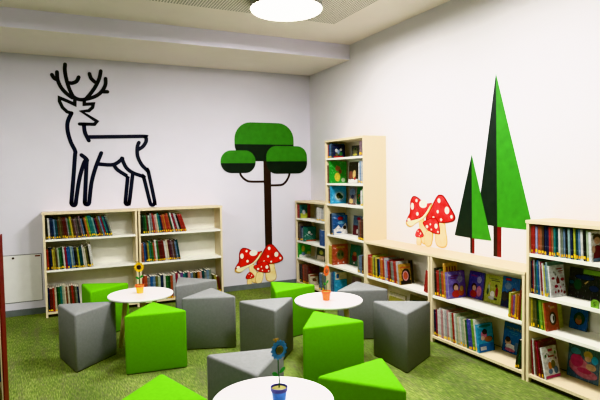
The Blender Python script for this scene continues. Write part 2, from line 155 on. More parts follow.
 ('C', 3, 0.1333, 0.0141, 0.0129, 0.243, 0.176, 10.2, 'maroon', 1)]
ENDS=[('L', 0, 0.1075, 0.012, 0.0306, 0.184, 0.106, 0.0, 'teal_yellow'),
 ('L', 1, 0.1997, 0.012, 0.0332, 0.192, 0.181, 0.0, 'green_orange'),
 ('L', 2, 0.0302, 0.012, 0.048, 0.195, 0.181, 0.0, 'green_lion'),
 ('L', 3, 0.3524, 0.012, 0.0514, 0.141, 0.119, 4.0, 'cream_brown'),
 ('T', 0, 0.1627, 0.012, 0.0263, 0.139, 0.133, 0.0, 'multi_red'),
 ('T', 1, 0.0686, 0.012, 0.028, 0.264, 0.23, 0.0, 'green_figure'),
 ('T', 2, 0.0868, 0.012, 0.0325, 0.208, 0.21, 0.0, 'sky_circle'),
 ('T', 3, 0.1409, 0.012, 0.0242, 0.231, 0.194, 0.0, 'blue_white'),
 ('T', 4, 0.1224, 0.012, 0.0209, 0.245, 0.209, 0.0, 'orange_creature'),
 ('T', 5, 0.1569, 0.012, 0.0372, 0.28, 0.16, 0.0, 'cream_teal'),
 ('B1', 0, 0.558, 0.012, 0.0273, 0.225, 0.187, 7.7, 'grey_plain'),
 ('B1', 0, 0.5874, 0.012, 0.0271, 0.199, 0.128, 8.0, 'orange_ring'),
 ('B2', 0, 0.1732, 0.012, 0.0212, 0.303, 0.143, 4.4, 'amber_letters'),
 ('B2', 0, 0.1975, 0.012, 0.0237, 0.229, 0.2, 5.0, 'violet_child'),
 ('B2', 1, 0.5562, 0.012, 0.0246, 0.221, 0.164, 8.0, 'blue_swim'),
 ('C', 0, 0.4753, 0.012, 0.0193, 0.191, 0.136, 3.0, 'white_person'),
 ('C', 1, 0.1933, 0.012, 0.0127, 0.215, 0.15, 7.0, 'white_marks'),
 ('C', 2, 0.1601, 0.012, 0.0146, 0.192, 0.125, 8.0, 'orange_panda'),
 ('C', 3, 0.154, 0.012, 0.0152, 0.215, 0.148, 12.0, 'white_pink')]
FACES=[('L', 2, 0.3045, 0.15, 0.25, 0.17, 0.012, 8, 0, 'green_cream'),
 ('T', 0, 0.4055, 0.12, 0.166, 0.128, 0.012, 5, 0, 'dark_olive'),
 ('T', 1, 0.3654, 0.1, 0.205, 0.243, 0.012, 5, 0, 'dark_red_white'),
 ('T', 2, 0.3598, 0.1, 0.163, 0.202, 0.012, 5, 0, 'grey_blue'),
 ('T', 2, 0.342, 0.22, 0.108, 0.199, 0.012, 5, 0, 'green_dots'),
 ('T', 3, 0.256, 0.22, 0.198, 0.229, 0.012, 5, 0, 'teal_maroon'),
 ('T', 4, 0.1727, 0.21, 0.247, 0.245, 0.012, 6, 0, 'green_heart'),
 ('T', 5, 0.4845, 0.05, 0.191, 0.284, 0.012, 4, 0, 'mauve_plain'),
 ('B1', 1, 0.355, 0.03, 0.265, 0.249, 0.012, 8, 0, 'olive_cream'),
 ('B1', 1, 0.6694, 0.04, 0.238, 0.28, 0.012, 8, 0, 'green_plain'),
 ('B2', 0, 0.2156, 0.229, 0.175, 0.229, 0.012, 8, 0, 'blue_child'),
 ('B2', 0, 0.4051, 0.231, 0.183, 0.229, 0.012, 8, 0, 'yellow_pair'),
 ('B2', 0, 0.5874, 0.237, 0.174, 0.242, 0.012, 8, 0, 'blue_group'),
 ('B2', 1, 0.6039, 0.237, 0.193, 0.233, 0.012, 8, 0, 'blue_title'),
 ('C', 1, 0.2148, 0.16, 0.234, 0.201, 0.03, 6, 0, 'dark_box'),
 ('C', 2, 0.1708, 0.237, 0.132, 0.165, 0.012, 10, 0, 'blue_wreath'),
 ('C', 3, 0.1661, 0.237, 0.237, 0.225, 0.03, 6, 0, 'pink_blue')]
DECAL={'antlers': [[(-3.089, 2.793), (-3.094, 2.729), (-3.082, 2.63), (-3.055, 2.522), (-3.019, 2.439)], [(-3.019, 2.439), (-2.98, 2.413), (-2.925, 2.405), (-2.861, 2.419)],
             [(-2.952, 2.659), (-2.976, 2.611), (-3.021, 2.588), (-3.061, 2.588)], [(-3.175, 2.701), (-3.171, 2.615), (-3.14, 2.534), (-3.087, 2.469), (-3.027, 2.422)],
             [(-3.227, 2.667), (-3.205, 2.63), (-3.175, 2.615)], [(-2.713, 2.745), (-2.732, 2.661), (-2.776, 2.564), (-2.835, 2.475), (-2.885, 2.415)],
             [(-2.836, 2.705), (-2.821, 2.655), (-2.782, 2.615)], [(-2.663, 2.661), (-2.668, 2.588), (-2.713, 2.507), (-2.779, 2.452), (-2.861, 2.419)],
             [(-2.647, 2.51), (-2.696, 2.508)]],
 'body': [[(-3.041, 2.248), (-3.084, 2.147), (-3.087, 2.039), (-3.057, 1.915), (-3.017, 1.821), (-3.021, 1.763), (-3.048, 1.489), (-3.074, 1.256), (-3.074, 1.227),
           (-3.066, 1.206), (-3.052, 1.199), (-3.037, 1.205), (-3.029, 1.226), (-3.025, 1.26), (-2.985, 1.492), (-2.935, 1.664), (-2.902, 1.729)],
          [(-2.915, 2.126), (-2.906, 2.032), (-2.868, 1.941)],
          [(-2.881, 1.981), (-2.569, 1.99), (-2.26, 2.0), (-2.233, 1.993), (-2.223, 1.969), (-2.231, 1.927), (-2.268, 1.875), (-2.319, 1.842)],
          [(-2.31, 1.925), (-2.33, 1.868), (-2.329, 1.761), (-2.286, 1.661), (-2.221, 1.589), (-2.207, 1.559), (-2.148, 1.229), (-2.147, 1.197), (-2.157, 1.175),
           (-2.173, 1.168), (-2.189, 1.175), (-2.198, 1.194), (-2.207, 1.231), (-2.263, 1.493), (-2.276, 1.518), (-2.391, 1.564), (-2.467, 1.63), (-2.511, 1.737)],
          [(-2.391, 1.561), (-2.437, 1.239), (-2.444, 1.208), (-2.455, 1.192), (-2.466, 1.189), (-2.478, 1.194), (-2.484, 1.21), (-2.484, 1.241), (-2.454, 1.496),
           (-2.461, 1.526), (-2.562, 1.599), (-2.606, 1.663)],
          [(-2.772, 1.67), (-2.606, 1.663), (-2.503, 1.734)],
          [(-2.952, 1.774), (-2.898, 1.722), (-2.902, 1.66), (-2.932, 1.257), (-2.932, 1.227), (-2.924, 1.21), (-2.91, 1.204), (-2.895, 1.209), (-2.887, 1.225),
           (-2.883, 1.255), (-2.854, 1.457), (-2.804, 1.632), (-2.738, 1.798)]],
 'branches': [[(-1.039, 1.584), (-1.033, 1.525), (-0.998, 1.478), (-0.952, 1.445), (-0.893, 1.429), (-0.69, 1.425)],
              [(-0.322, 1.563), (-0.331, 1.508), (-0.362, 1.445), (-0.403, 1.4), (-0.461, 1.374), (-0.633, 1.373)]],
 'crowns': [[(-1.106, 2.208), (-0.258, 1.699), (-1.113, 1.921)], [(-1.3, 1.839), (-0.82, 1.544), (-1.295, 1.674)], [(-0.665, 1.901), (-0.058, 1.528), (-0.669, 1.696)]],
 'dots': {'cap_a': [(-0.975, 0.511, 0.017, 0.017), (-1.04, 0.45, 0.025, 0.036), (-0.964, 0.376, 0.019, 0.02), (-0.878, 0.479, 0.058, 0.04),
                    (-1.095, 0.305, 0.023, 0.018)],
          'cap_b': [(-0.652, 0.523, 0.02, 0.024), (-0.548, 0.434, 0.03, 0.036), (-0.67, 0.416, 0.016, 0.017), (-0.49, 0.378, 0.016, 0.017), (-0.625, 0.341, 0.014, 0.015),
                    (-0.729, 0.354, 0.014, 0.013)],
          'cap_c': [(-0.691, 0.274, 0.022, 0.025), (-0.818, 0.259, 0.017, 0.016), (-0.77, 0.285, 0.01, 0.011), (-0.666, 0.219, 0.012, 0.011),
                    (-0.756, 0.235, 0.01, 0.009)],
          'cap_d': [(-0.912, 0.18, 0.009, 0.011), (-0.949, 0.2, 0.006, 0.008), (-0.93, 0.156, 0.005, 0.006)]},
 'fir_small': [(3.071, 1.632), (2.86, 0.936), (3.077, 0.93), (3.293, 0.931)],
 'fir_small_trunk': [(3.053, 0.937), (3.077, 0.939), (3.102, 0.942), (3.102, 0.797), (3.053, 0.796)],
 'fir_tall': [(3.339, 2.281), (3.13, 1.066), (3.357, 1.052), (3.711, 1.052)],
 'fir_tall_trunk': [(3.315, 1.055), (3.355, 1.058), (3.399, 1.061), (3.4, 0.803), (3.315, 0.808)],
 'flowerT1': [(-2.618, -1.765, 0.485)],
 'flowerT2': [(-1.315, -2.809, 0.485)],
 'flowerT3': [(-2.429, -4.396, 0.485)],
 'head': [[(-3.001, 2.398), (-3.003, 2.347), (-3.068, 2.378), (-3.159, 2.415), (-3.16, 2.374), (-3.132, 2.308), (-3.087, 2.262), (-3.041, 2.248)],
          [(-2.901, 2.403), (-2.903, 2.354), (-2.806, 2.364), (-2.816, 2.321), (-2.857, 2.282), (-2.935, 2.271), (-2.772, 2.164), (-2.801, 2.129), (-2.961, 2.128)]],
 'mush': {'cap_a': [(-1.139, 0.278), (-1.119, 0.331), (-1.083, 0.386), (-1.075, 0.495), (-1.032, 0.554), (-0.964, 0.547), (-0.878, 0.501), (-0.81, 0.489),
                    (-0.754, 0.492), (-0.821, 0.41), (-0.881, 0.356), (-0.94, 0.328), (-1.047, 0.301)],
          'cap_b': [(-0.836, 0.346), (-0.771, 0.434), (-0.71, 0.531), (-0.665, 0.576), (-0.608, 0.578), (-0.564, 0.539), (-0.499, 0.458), (-0.449, 0.388), (-0.46, 0.346),
                    (-0.522, 0.323), (-0.624, 0.309), (-0.714, 0.317), (-0.813, 0.317)],
          'cap_c': [(-0.882, 0.295), (-0.813, 0.329), (-0.723, 0.355), (-0.664, 0.322), (-0.64, 0.213), (-0.672, 0.197), (-0.776, 0.211), (-0.844, 0.245)],
          'cap_d': [(-0.993, 0.149), (-0.972, 0.202), (-0.929, 0.229), (-0.885, 0.188), (-0.874, 0.155), (-0.931, 0.137)],
          'stem_a': [(-0.946, 0.323), (-0.882, 0.336), (-0.839, 0.235), (-0.821, 0.141), (-0.842, 0.078), (-0.897, 0.084), (-0.915, 0.132)],
          'stem_b': [(-0.698, 0.306), (-0.589, 0.315), (-0.57, 0.248), (-0.55, 0.142), (-0.567, 0.087), (-0.629, 0.069), (-0.693, 0.09), (-0.711, 0.158)],
          'stem_c': [(-0.823, 0.219), (-0.746, 0.208), (-0.75, 0.124), (-0.775, 0.071), (-0.829, 0.06), (-0.861, 0.098), (-0.852, 0.162)],
          'stem_d': [(-0.964, 0.14), (-0.915, 0.136), (-0.911, 0.072), (-0.94, 0.059), (-0.975, 0.072)],
          'under_a': [(-1.139, 0.278), (-1.047, 0.301), (-0.94, 0.328), (-0.881, 0.356), (-0.821, 0.41), (-0.754, 0.492), (-0.775, 0.434), (-0.832, 0.365),
                      (-0.892, 0.324), (-0.99, 0.277), (-1.067, 0.235), (-1.128, 0.245)]},
 'mush_back_ref': [(-0.638, 0.58), (-0.629, 0.069), (-0.449, 0.379), (-1.139, 0.278), (-1.032, 0.555)],
 'mush_right_ref': [(2.672, 1.295), (2.658, 0.793), (2.864, 1.105), (2.15, 1.013), (2.275, 1.325)],
 'panel': [(-3.787, 0.682), (-3.404, 0.673), (-3.4, 0.147), (-3.778, 0.145), (-3.683, 0.643), (-3.468, 0.655), (-3.418, 0.655)],
 'tree_trunk': [(-0.707, 1.714), (-0.604, 1.714), (-0.604, 0.497), (-0.703, 0.504)]}

CASES={'A1': (-3.385, 0, 0, 0.265, 0.994), 'A2': (-2.391, 0, 0, 0.265, 1.017), 'L': (0, -0.079, -90, 0.287, 0.863), 'T': (0, -0.942, -90, 0.287, 0.86), 'B1': (0, -1.802, -90, 0.287, 1.053), 'B2': (0, -2.855, -90, 0.287, 1.029), 'C': (0, -3.884, -90, 0.287, 1.03)}
FLOORS={'A1': [0.85, 0.515, 0.058], 'A2': [0.85, 0.515, 0.058], 'L': [0.925, 0.62, 0.385, 0.06], 'T': [1.7, 1.4, 1.155, 0.785, 0.42, 0.06], 'B1': [0.42, 0.06], 'B2': [0.42, 0.06], 'C': [0.925, 0.64, 0.4, 0.06]}
HT={'A1': 1.141, 'A2': 1.141, 'L': 1.159, 'T': 1.913, 'B1': 0.787, 'B2': 0.787, 'C': 1.159}
CAM={'f': 522.6345339088238, 'F': (0.436794, 0.898336, -0.046937), 'R': (0.898883, -0.437897, -0.016012), 'U': (0.034938, 0.035197, 0.99877), 'C': (-3.3353, -6.5048, 1.5)}
TAG_U=0.4847
POUFS=[(-2.888, -1.106, -1.994, 'green', 'green triangular pouf standing against the deer bookcase'),
 (-3.093, -1.905, -1.861, 'grey', 'grey triangular pouf beside the yellow-potted table, standing apart on the carpet'),
 (-2.589, -2.289, -2.736, 'green', 'green triangular pouf in front of the yellow-potted table, flat side showing'),
 (-2.052, -1.302, -2.372, 'grey', 'grey triangular pouf pushed against the shelves, behind another grey pouf'),
 (-2.049, -1.979, -2.967, 'grey', 'grey triangular pouf directly behind the green one at the yellow-potted table'),
 (-1.708, -2.54, -1.777, 'grey', 'grey triangular pouf in the middle of the room, point towards the camera'),
 (-1.303, -2.018, -2.398, 'green', 'green triangular pouf between the mushroom sticker and the orange-potted table'),
 (-1.536, -3.218, -2.733, 'green', 'green triangular pouf in front of the orange-potted table'),
 (-0.73, -2.403, -3.034, 'grey', 'grey triangular pouf between the orange-potted table and low bookcase'),
 (-0.803, -3.147, -2.119, 'grey', 'grey triangular pouf alone in front of the fir-sticker bookcase, edge towards camera'),
 (-1.849, -4.229, -1.403, 'green', 'green triangular pouf nearest the camera beside the blue-potted table'),
 (-2.319, -3.71, -1.774, 'grey', 'grey triangular pouf behind the blue-potted table'),
 (-2.875, -3.959, 1.332, 'green', 'green triangular pouf cut by the bottom edge, only its top showing')]
TABLES=[(-2.615, -1.79, 149, 'round white table with splayed wooden legs holding the yellow pot'),
 (-1.29, -2.8, 100, 'round white table near the centre holding the orange pot'),
 (-2.44, -4.35, 80, 'round white table nearest the camera holding the blue pot')]
FLOWERS=[((-2.618, -1.765, 0.4853),
  -25,
  'pot_yellow',
  'petal_orange',
  'petal_yellow',
  'darkbrown',
  0.23,
  'gold',
  'yellow pot with a sunflower on the round table near deer bookcase',
  'green'),
 ((-1.315, -2.809, 0.4853),
  30,
  'pot_orange',
  'petal_orange',
  'petal_orange',
  'orangebrown',
  0.24,
  'cream',
  'orange pot with an orange flower on the central round table',
  'green'),
 ((-2.429, -4.396, 0.4853),
  12,
  'pot_blue',
  'indigo',
  'petal_blue',
  'dark_olive',
  0.242,
  'amber',
  'blue pot with a blue flower on the nearest round table',
  'green')]
LAMPS=[58, 66, 26, 12, 12]
EXPOSURE=0.15
GLOW=16.0
LCOL=(0.978, 0.96, 0.985)
VIEW='Khronos PBR Neutral'
CURVE=[(0.12, 0.104), (0.5, 0.53)]


# ------------------------------------------------------------------ materials
def lin(c):
    f = lambda v: v/12.92 if v <= .04045 else ((v+.055)/1.055)**2.4
    return tuple(f(x/255.) for x in c) + (1.,)

def base_mat(name, rough=.6, spec=.3):
    m = bpy.data.materials.new(name); m.use_nodes = True
    nt = m.node_tree; b = nt.nodes['Principled BSDF']
    b.inputs['Roughness'].default_value = rough
    b.inputs['Specular IOR Level'].default_value = spec
    return m, nt, b

def mat(name, c, rough=.6, spec=.3, var=.06, scale=(12, 12, 12), bump=0., bscale=300., c2=None):
    """one colour broken up by object-space noise, with an optional fine bump"""
    m, nt, b = base_mat(name, rough, spec)
    N, L = nt.nodes.new, nt.links.new
    tc = N('ShaderNodeTexCoord'); mp = N('ShaderNodeMapping'); mp.inputs['Scale'].default_value = scale
    L(tc.outputs['Object'], mp.inputs['Vector'])
    nz = N('ShaderNodeTexNoise'); nz.inputs['Scale'].default_value = 1.; nz.inputs['Detail'].default_value = 4.
    L(mp.outputs['Vector'], nz.inputs['Vector'])
    rp = N('ShaderNodeValToRGB')
    a = tuple(max(0, v*(1-var)) for v in c); d = tuple(min(255, v*(1+var)) for v in c)
    if c2: a, d = c, c2
    rp.color_ramp.elements[0].color = lin(a); rp.color_ramp.elements[1].color = lin(d)
    rp.color_ramp.elements[0].position = .3; rp.color_ramp.elements[1].position = .7
    L(nz.outputs['Fac'], rp.inputs['Fac']); L(rp.outputs['Color'], b.inputs['Base Color'])
    if bump:
        n2 = N('ShaderNodeTexNoise'); n2.inputs['Scale'].default_value = bscale; n2.inputs['Detail'].default_value = 2.
        L(tc.outputs['Object'], n2.inputs['Vector'])
        bp = N('ShaderNodeBump'); bp.inputs['Strength'].default_value = bump; bp.inputs['Distance'].default_value = .002
        L(n2.outputs['Fac'], bp.inputs['Height']); L(bp.outputs['Normal'], b.inputs['Normal'])
    return m

def carpet_mat():
    m, nt, b = base_mat('carpet', .95, .1)
    N, L = nt.nodes.new, nt.links.new
    tc = N('ShaderNodeTexCoord')
    def noise(scale, detail=3.):
        mp = N('ShaderNodeMapping'); mp.inputs['Scale'].default_value = scale
        L(tc.outputs['Object'], mp.inputs['Vector'])
        n = N('ShaderNodeTexNoise'); n.inputs['Scale'].default_value = 1.; n.inputs['Detail'].default_value = detail
        L(mp.outputs['Vector'], n.inputs['Vector']); return n
    a = noise((150, 16, 1)); c = noise((2.2, .9, 1)); d = noise((210, 22, 1)); e = noise((14, 2.0, 1), 4.)
    rp = N('ShaderNodeValToRGB'); cr = rp.color_ramp
    cr.elements[0].position = .30; cr.elements[0].color = lin(CARPET[0])
    cr.elements[1].position = .70; cr.elements[1].color = lin(CARPET[3])
    x = cr.elements.new(.44); x.color = lin(CARPET[1])
    x = cr.elements.new(.56); x.color = lin(CARPET[2])
    ad = N('ShaderNodeMath'); ad.operation = 'MULTIPLY_ADD'
    L(a.outputs['Fac'], ad.inputs[0]); ad.inputs[1].default_value = .65
    m2 = N('ShaderNodeMath'); m2.operation = 'MULTIPLY'; L(c.outputs['Fac'], m2.inputs[0]); m2.inputs[1].default_value = .35
    L(m2.outputs[0], ad.inputs[2]); L(ad.outputs[0], rp.inputs['Fac'])
    r2 = N('ShaderNodeValToRGB'); r2.color_ramp.elements[0].position = .5; r2.color_ramp.elements[1].position = .68
    r2.color_ramp.elements[0].color = (0, 0, 0, 1); r2.color_ramp.elements[1].color = (.75, .75, .75, 1)
    m3 = N('ShaderNodeMath'); m3.operation = 'MULTIPLY_ADD'
    L(d.outputs['Fac'], m3.inputs[0]); m3.inputs[1].default_value = .6
    m4 = N('ShaderNodeMath'); m4.operation = 'MULTIPLY'; L(e.outputs['Fac'], m4.inputs[0]); m4.inputs[1].default_value = .45
    L(m4.outputs[0], m3.inputs[2]); L(m3.outputs[0], r2.inputs['Fac'])
    mx = N('ShaderNodeMixRGB'); mx.inputs['Color2'].default_value = lin(CARPET[4])
    L(r2.outputs['Color'], mx.inputs['Fac']); L(rp.outputs['Color'], mx.inputs['Color1']); L(mx.outputs['Color'], b.inputs['Base Color'])
    bp = N('ShaderNodeBump'); bp.inputs['Strength'].default_value = .4; bp.inputs['Distance'].default_value = .004
    L(d.outputs['Fac'], bp.inputs['Height']); L(bp.outputs['Normal'], b.inputs['Normal'])
    return m

def perforated_mat():
    m, nt, b = base_mat('perforated_board', .8, .1)
    N, L = nt.nodes.new, nt.links.new
    tc = N('ShaderNodeTexCoord'); mp = N('ShaderNodeMapping'); mp.inputs['Scale'].default_value = (38, 38, 38)
    L(tc.outputs['Object'], mp.inputs['Vector'])
    fr = N('ShaderNodeVectorMath'); fr.operation = 'FRACTION'; L(mp.outputs['Vector'], fr.inputs[0])
    sb = N('ShaderNodeVectorMath'); sb.operation = 'SUBTRACT'; sb.inputs[1].default_value = (.5, .5, 0); L(fr.outputs[0], sb.inputs[0])
    sp = N('ShaderNodeSeparateXYZ'); L(sb.outputs[0], sp.inputs[0])
    cb = N('ShaderNodeCombineXYZ'); L(sp.outputs[0], cb.inputs[0]); L(sp.outputs[1], cb.inputs[1])
    ln = N('ShaderNodeVectorMath'); ln.operation = 'LENGTH'; L(cb.outputs[0], ln.inputs[0])
    lt = N('ShaderNodeMath'); lt.operation = 'LESS_THAN'; lt.inputs[1].default_value = .3; L(ln.outputs['Value'], lt.inputs[0])
    mx = N('ShaderNodeMixRGB'); mx.inputs['Color1'].default_value = lin((238, 230, 224)); mx.inputs['Color2'].default_value = lin((120, 118, 108))
    L(lt.outputs[0], mx.inputs['Fac']); L(mx.outputs['Color'], b.inputs['Base Color'])
    return m

def emit_mat(name, c, s):
    m, nt, b = base_mat(name, .5)
    b.inputs['Base Color'].default_value = lin(c); b.inputs['Emission Color'].default_value = lin(c); b.inputs['Emission Strength'].default_value = s
    return m

CARPET = [(68, 84, 46), (92, 110, 58), (120, 136, 72), (158, 166, 104), (106, 98, 84)]
M = {}
M['carpet'] = carpet_mat()
M['perf'] = perforated_mat()
M['wall'] = mat('wall_paint', (222, 219, 222), .85, .2, .012, (1.5, 1.5, 1.5), .05, 160)
M['wall_cool'] = mat('wall_paint_cool', (218, 215, 225), .85, .2, .012, (1.5, 1.5, 1.5), .05, 160)
M['wall_dim'] = mat('wall_bounce_cut', (150, 148, 146), .85, .2, .02, (1.5, 1.5, 1.5))  # for the unseen walls, darkened to cut bounced fill light
M['ceil'] = mat('ceiling_paint', (240, 231, 226), .9, .1, .012, (1.5, 1.5, 1.5), .04, 160)
M['soffit_face'] = mat('soffit_face_paint', (226, 222, 238), .9, .1, .01, (1.5, 1.5, 1.5))
M['skirt'] = mat('skirting_grey', (118, 124, 124), .6, .3, .04)
M['birch'] = mat('birch_board', (222, 207, 176), .5, .3, .025, (50, 50, 3))
M['white'] = mat('white_melamine', (238, 236, 226), .45, .35, .01)
M['backp'] = mat('bookcase_back', (226, 224, 212), .7, .2, .015)
M['plinth'] = mat('dark_plinth', (46, 44, 38), .8, .1)
M['redboard'] = mat('dark_red_board', (98, 8, 12), .6, .2, .05)
M['pgrey'] = mat('grey_felt', (132, 133, 131), .92, .12, .025, (60, 60, 60), .25, 420)
M['pgreen'] = mat('green_felt', (100, 170, 26), .92, .12, .025, (60, 60, 60), .25, 420)
M['pbase'] = mat('pouf_base', (30, 30, 30), .7, .2)
M['tabletop'] = mat('white_laminate', (244, 240, 240), .35, .4, .01)
M['tableleg'] = mat('pale_wood_leg', (214, 192, 148), .5, .3, .08, (30, 30, 5))
M['black'] = mat('sticker_black', (16, 18, 22), .5, .3, .1)
M['navy_ink'] = mat('sticker_navy', (16, 19, 36), .5, .3, .1)
M['dkgreen'] = mat('sticker_dark_green', (27, 38, 30), .55, .3, .1)
M['ltgreen'] = mat('sticker_green', (58, 130, 36), .55, .3, .06, (14, 14, 14))
M['trunk'] = mat('sticker_trunk', (42, 28, 24), .55, .3, .1)
M['redtrunk'] = mat('sticker_red_trunk', (110, 20, 20), .55, .3, .1)
M['mred'] = mat('mushroom_red', (206, 30, 24), .4, .4, .14, (9, 9, 9))
M['mdred'] = mat('mushroom_outline', (120, 14, 12), .4, .4, .1)
M['mtan'] = mat('mushroom_tan_edge', (206, 164, 84), .5, .3, .05)
M['mspot'] = mat('mushroom_spot', (246, 242, 228), .5, .3, .02)
M['mcream'] = mat('mushroom_cream', (240, 232, 196), .5, .3, .04)
M['mstem'] = mat('mushroom_stem', (236, 206, 132), .5, .3, .05, (6, 6, 6), c2=(252, 240, 200))
M['pages'] = mat('paper_pages', (232, 226, 208), .9, .1, .05, (200, 200, 200))
M['tag'] = mat('yellow_tag', (240, 196, 26), .5, .3, .06)
M['tag2'] = mat('ochre_tag', (206, 160, 40), .5, .3, .1)
M['metal'] = mat('lamp_metal', (176, 176, 172), .4, .5, .03)
M['lampglow'] = emit_mat('lamp_diffuser', (255, 253, 248), GLOW)
M['gap'] = mat('panel_gap', (96, 94, 92), .9, .1)
M['panelpaint'] = mat('panel_paint', (226, 224, 222), .7, .2, .01)
M['lock'] = mat('lock_metal', (60, 44, 40), .4, .5)
M['label_red'] = mat('panel_label', (120, 40, 40), .5, .3)

RGB = dict(black=(30, 30, 32), white=(226, 224, 214), navy=(36, 46, 86), lightblue=(110, 150, 190), darkteal=(24, 74, 80), brown=(92, 62, 42), olive=(112, 108, 56),
 maroon=(108, 30, 32), grey=(142, 142, 140), green=(52, 122, 54), yellow=(226, 196, 40), mauve=(140, 108, 116), greybrown=(122, 108, 96), darkgrey=(66, 66, 68),
 slate=(92, 110, 128), orange=(226, 118, 34), lime=(130, 194, 44), teal=(28, 138, 128), tealwhite=(120, 186, 176), darkred=(136, 24, 26), crimson=(176, 24, 52), red=(204, 40, 34),
 greygreen=(130, 144, 122), oliveyellow=(176, 166, 44), palegreen=(180, 200, 160), darkgreen=(30, 74, 46), blue=(34, 98, 176), paleteal=(150, 190, 186), limeyellow=(200, 208, 52),
 cream=(226, 214, 172), redbrown=(146, 66, 44), mint=(182, 208, 190), pink=(220, 150, 150), orangered=(214, 78, 40), palegrey=(190, 192, 190), orangebrown=(186, 100, 58),
 tealgreen=(46, 128, 104), purplebrown=(104, 62, 76), purple=(96, 60, 120), amber=(226, 160, 34), lavender=(160, 156, 204), greengrey=(96, 118, 86), indigo=(44, 48, 130),
 sky=(96, 172, 214), deepblue=(26, 70, 140), violet=(92, 84, 160), skin=(226, 176, 140), darkbrown=(58, 40, 30), gold=(222, 180, 90), panda=(240, 240, 236), hotpink=(214, 60, 110), rose=(222, 120, 150),
 vivid=(30, 142, 48), bluegreen=(40, 116, 110), wine=(122, 28, 44), turq=(40, 150, 180))
WORD = dict(lightblue='light-blue', darkteal='dark-teal', greybrown='grey-brown', darkgrey='dark-grey', tealwhite='teal-and-white', darkred='dark-red', greygreen='grey-green', oliveyellow='olive-yellow',
 palegreen='pale-green', darkgreen='dark-green', paleteal='pale-teal', limeyellow='lime-yellow', redbrown='red-brown', orangered='orange-red', palegrey='pale-grey', orangebrown='orange-brown',
 tealgreen='teal-green', purplebrown='purple-brown', greengrey='green-grey', lime='lime-green')
RGB = {k: tuple(int((sum(v)/3*.32+x*.68)*.9) for x in v) for k, v in RGB.items()}
RGB.update(violet=(118, 104, 168), indigo=(84, 84, 150), purple=(110, 84, 130), deepblue=(44, 92, 146), slate=(104, 124, 146), turq=(64, 150, 186), vivid=(52, 146, 56), petal_blue=(92, 148, 196), pot_blue=(72, 128, 200), dark_olive=(84, 80, 44), pot_orange=(240, 130, 40), pot_yellow=(244, 196, 40), petal_yellow=(238, 190, 40), petal_orange=(226, 110, 50))
BM = {}
def bookmat(c):
    """glossy cover with small pale flecks down it, as printed titles read from afar"""
    if c in BM: return BM[c]
    m, nt, b = base_mat('cover_' + c, .38, .45)
    N, L = nt.nodes.new, nt.links.new
    tc = N('ShaderNodeTexCoord'); mp = N('ShaderNodeMapping'); mp.inputs['Scale'].default_value = (110, 30, 42)
    L(tc.outputs['Object'], mp.inputs['Vector'])
    nz = N('ShaderNodeTexNoise'); nz.inputs['Scale'].default_value = 1.; nz.inputs['Detail'].default_value = 2.
    L(mp.outputs['Vector'], nz.inputs['Vector'])
    rp = N('ShaderNodeValToRGB'); e = rp.color_ramp.elements
    v = RGB[c]; e[0].position = .3; e[0].color = lin(tuple(x*.8 for x in v)); e[1].position = .8
    lum = sum(v)/3
    e[1].color = lin(tuple(x*.45 for x in v)) if lum > 150 else lin(tuple(x*.35+225*.65 for x in v))
    k = rp.color_ramp.elements.new(.6); k.color = lin(v)
    L(nz.outputs['Fac'], rp.inputs['Fac']); L(rp.outputs['Color'], b.inputs['Base Color'])
    BM[c] = m; return m
PM = {}
def ink(c):
    if c not in PM: PM[c] = mat('ink_' + c, RGB[c], .4, .4, .1, (40, 40, 40))
    return PM[c]

# ------------------------------------------------------------------ mesh helpers
def link(name, me, m, parent=None, kind=None):
    o = bpy.data.objects.new(name, me); COL.objects.link(o)
    for x in (m if isinstance(m, (list, tuple)) else [m]): me.materials.append(x)
    if parent is not None: o.parent = parent
    if kind: o['kind'] = kind
    return o

def finish(name, bm, m, parent=None, kind=None, smooth=False, bevel=0, seg=2, recalc=True):
    if bevel:
        bmesh.ops.bevel(bm, geom=[e for e in bm.edges if e.is_manifold and e.calc_face_angle(0) > .5], offset=bevel, segments=seg, profile=.5, affect='EDGES')
    if recalc: bmesh.ops.recalc_face_normals(bm, faces=bm.faces)
    if smooth:
        for f in bm.faces: f.smooth = True
    me = bpy.data.meshes.new(name); bm.to_mesh(me); bm.free()
    return link(name, me, m, parent, kind)

def abox(bm, x0, x1, y0, y1, z0, z1, mi=0):
    v = [bm.verts.new(p) for p in ((x0,y0,z0),(x1,y0,z0),(x1,y1,z0),(x0,y1,z0),(x0,y0,z1),(x1,y0,z1),(x1,y1,z1),(x0,y1,z1))]
    for q in ((0,3,2,1),(4,5,6,7),(0,1,5,4),(1,2,6,5),(2,3,7,6),(3,0,4,7)):
        f = bm.faces.new([v[i] for i in q]); f.material_index = mi
def box(name, r, m, parent=None, kind=None, bevel=0):
    bm = bmesh.new(); abox(bm, *r); return finish(name, bm, m, parent, kind, bevel=bevel)
def aprism(bm, pts, d0, d1, f3, mi=0):
    """flat polygon pts (2d) given thickness; f3(u,v,d) -> 3d"""
    a = [bm.verts.new(f3(u, v, d0)) for u, v in pts]; b = [bm.verts.new(f3(u, v, d1)) for u, v in pts]
    n = len(pts); fs = [bm.faces.new(a), bm.faces.new(b[::-1])]
    for i in range(n): fs.append(bm.faces.new((a[i], b[i], b[(i+1) % n], a[(i+1) % n])))
    for f in fs: f.material_index = mi
def lathe(bm, prof, seg=40, mi=0, cx=0, cy=0, ax=None):
    rings = []
    for r, z in prof:
        rings.append([bm.verts.new((cx+r*math.cos(2*PI*i/seg), cy+r*math.sin(2*PI*i/seg), z)) for i in range(seg)])
    for a, b in zip(rings, rings[1:]):
        for i in range(seg):
            f = bm.faces.new((a[i], a[(i+1) % seg], b[(i+1) % seg], b[i])); f.material_index = mi
    for ring in (rings[0], rings[-1]):
        f = bm.faces.new(ring); f.material_index = mi
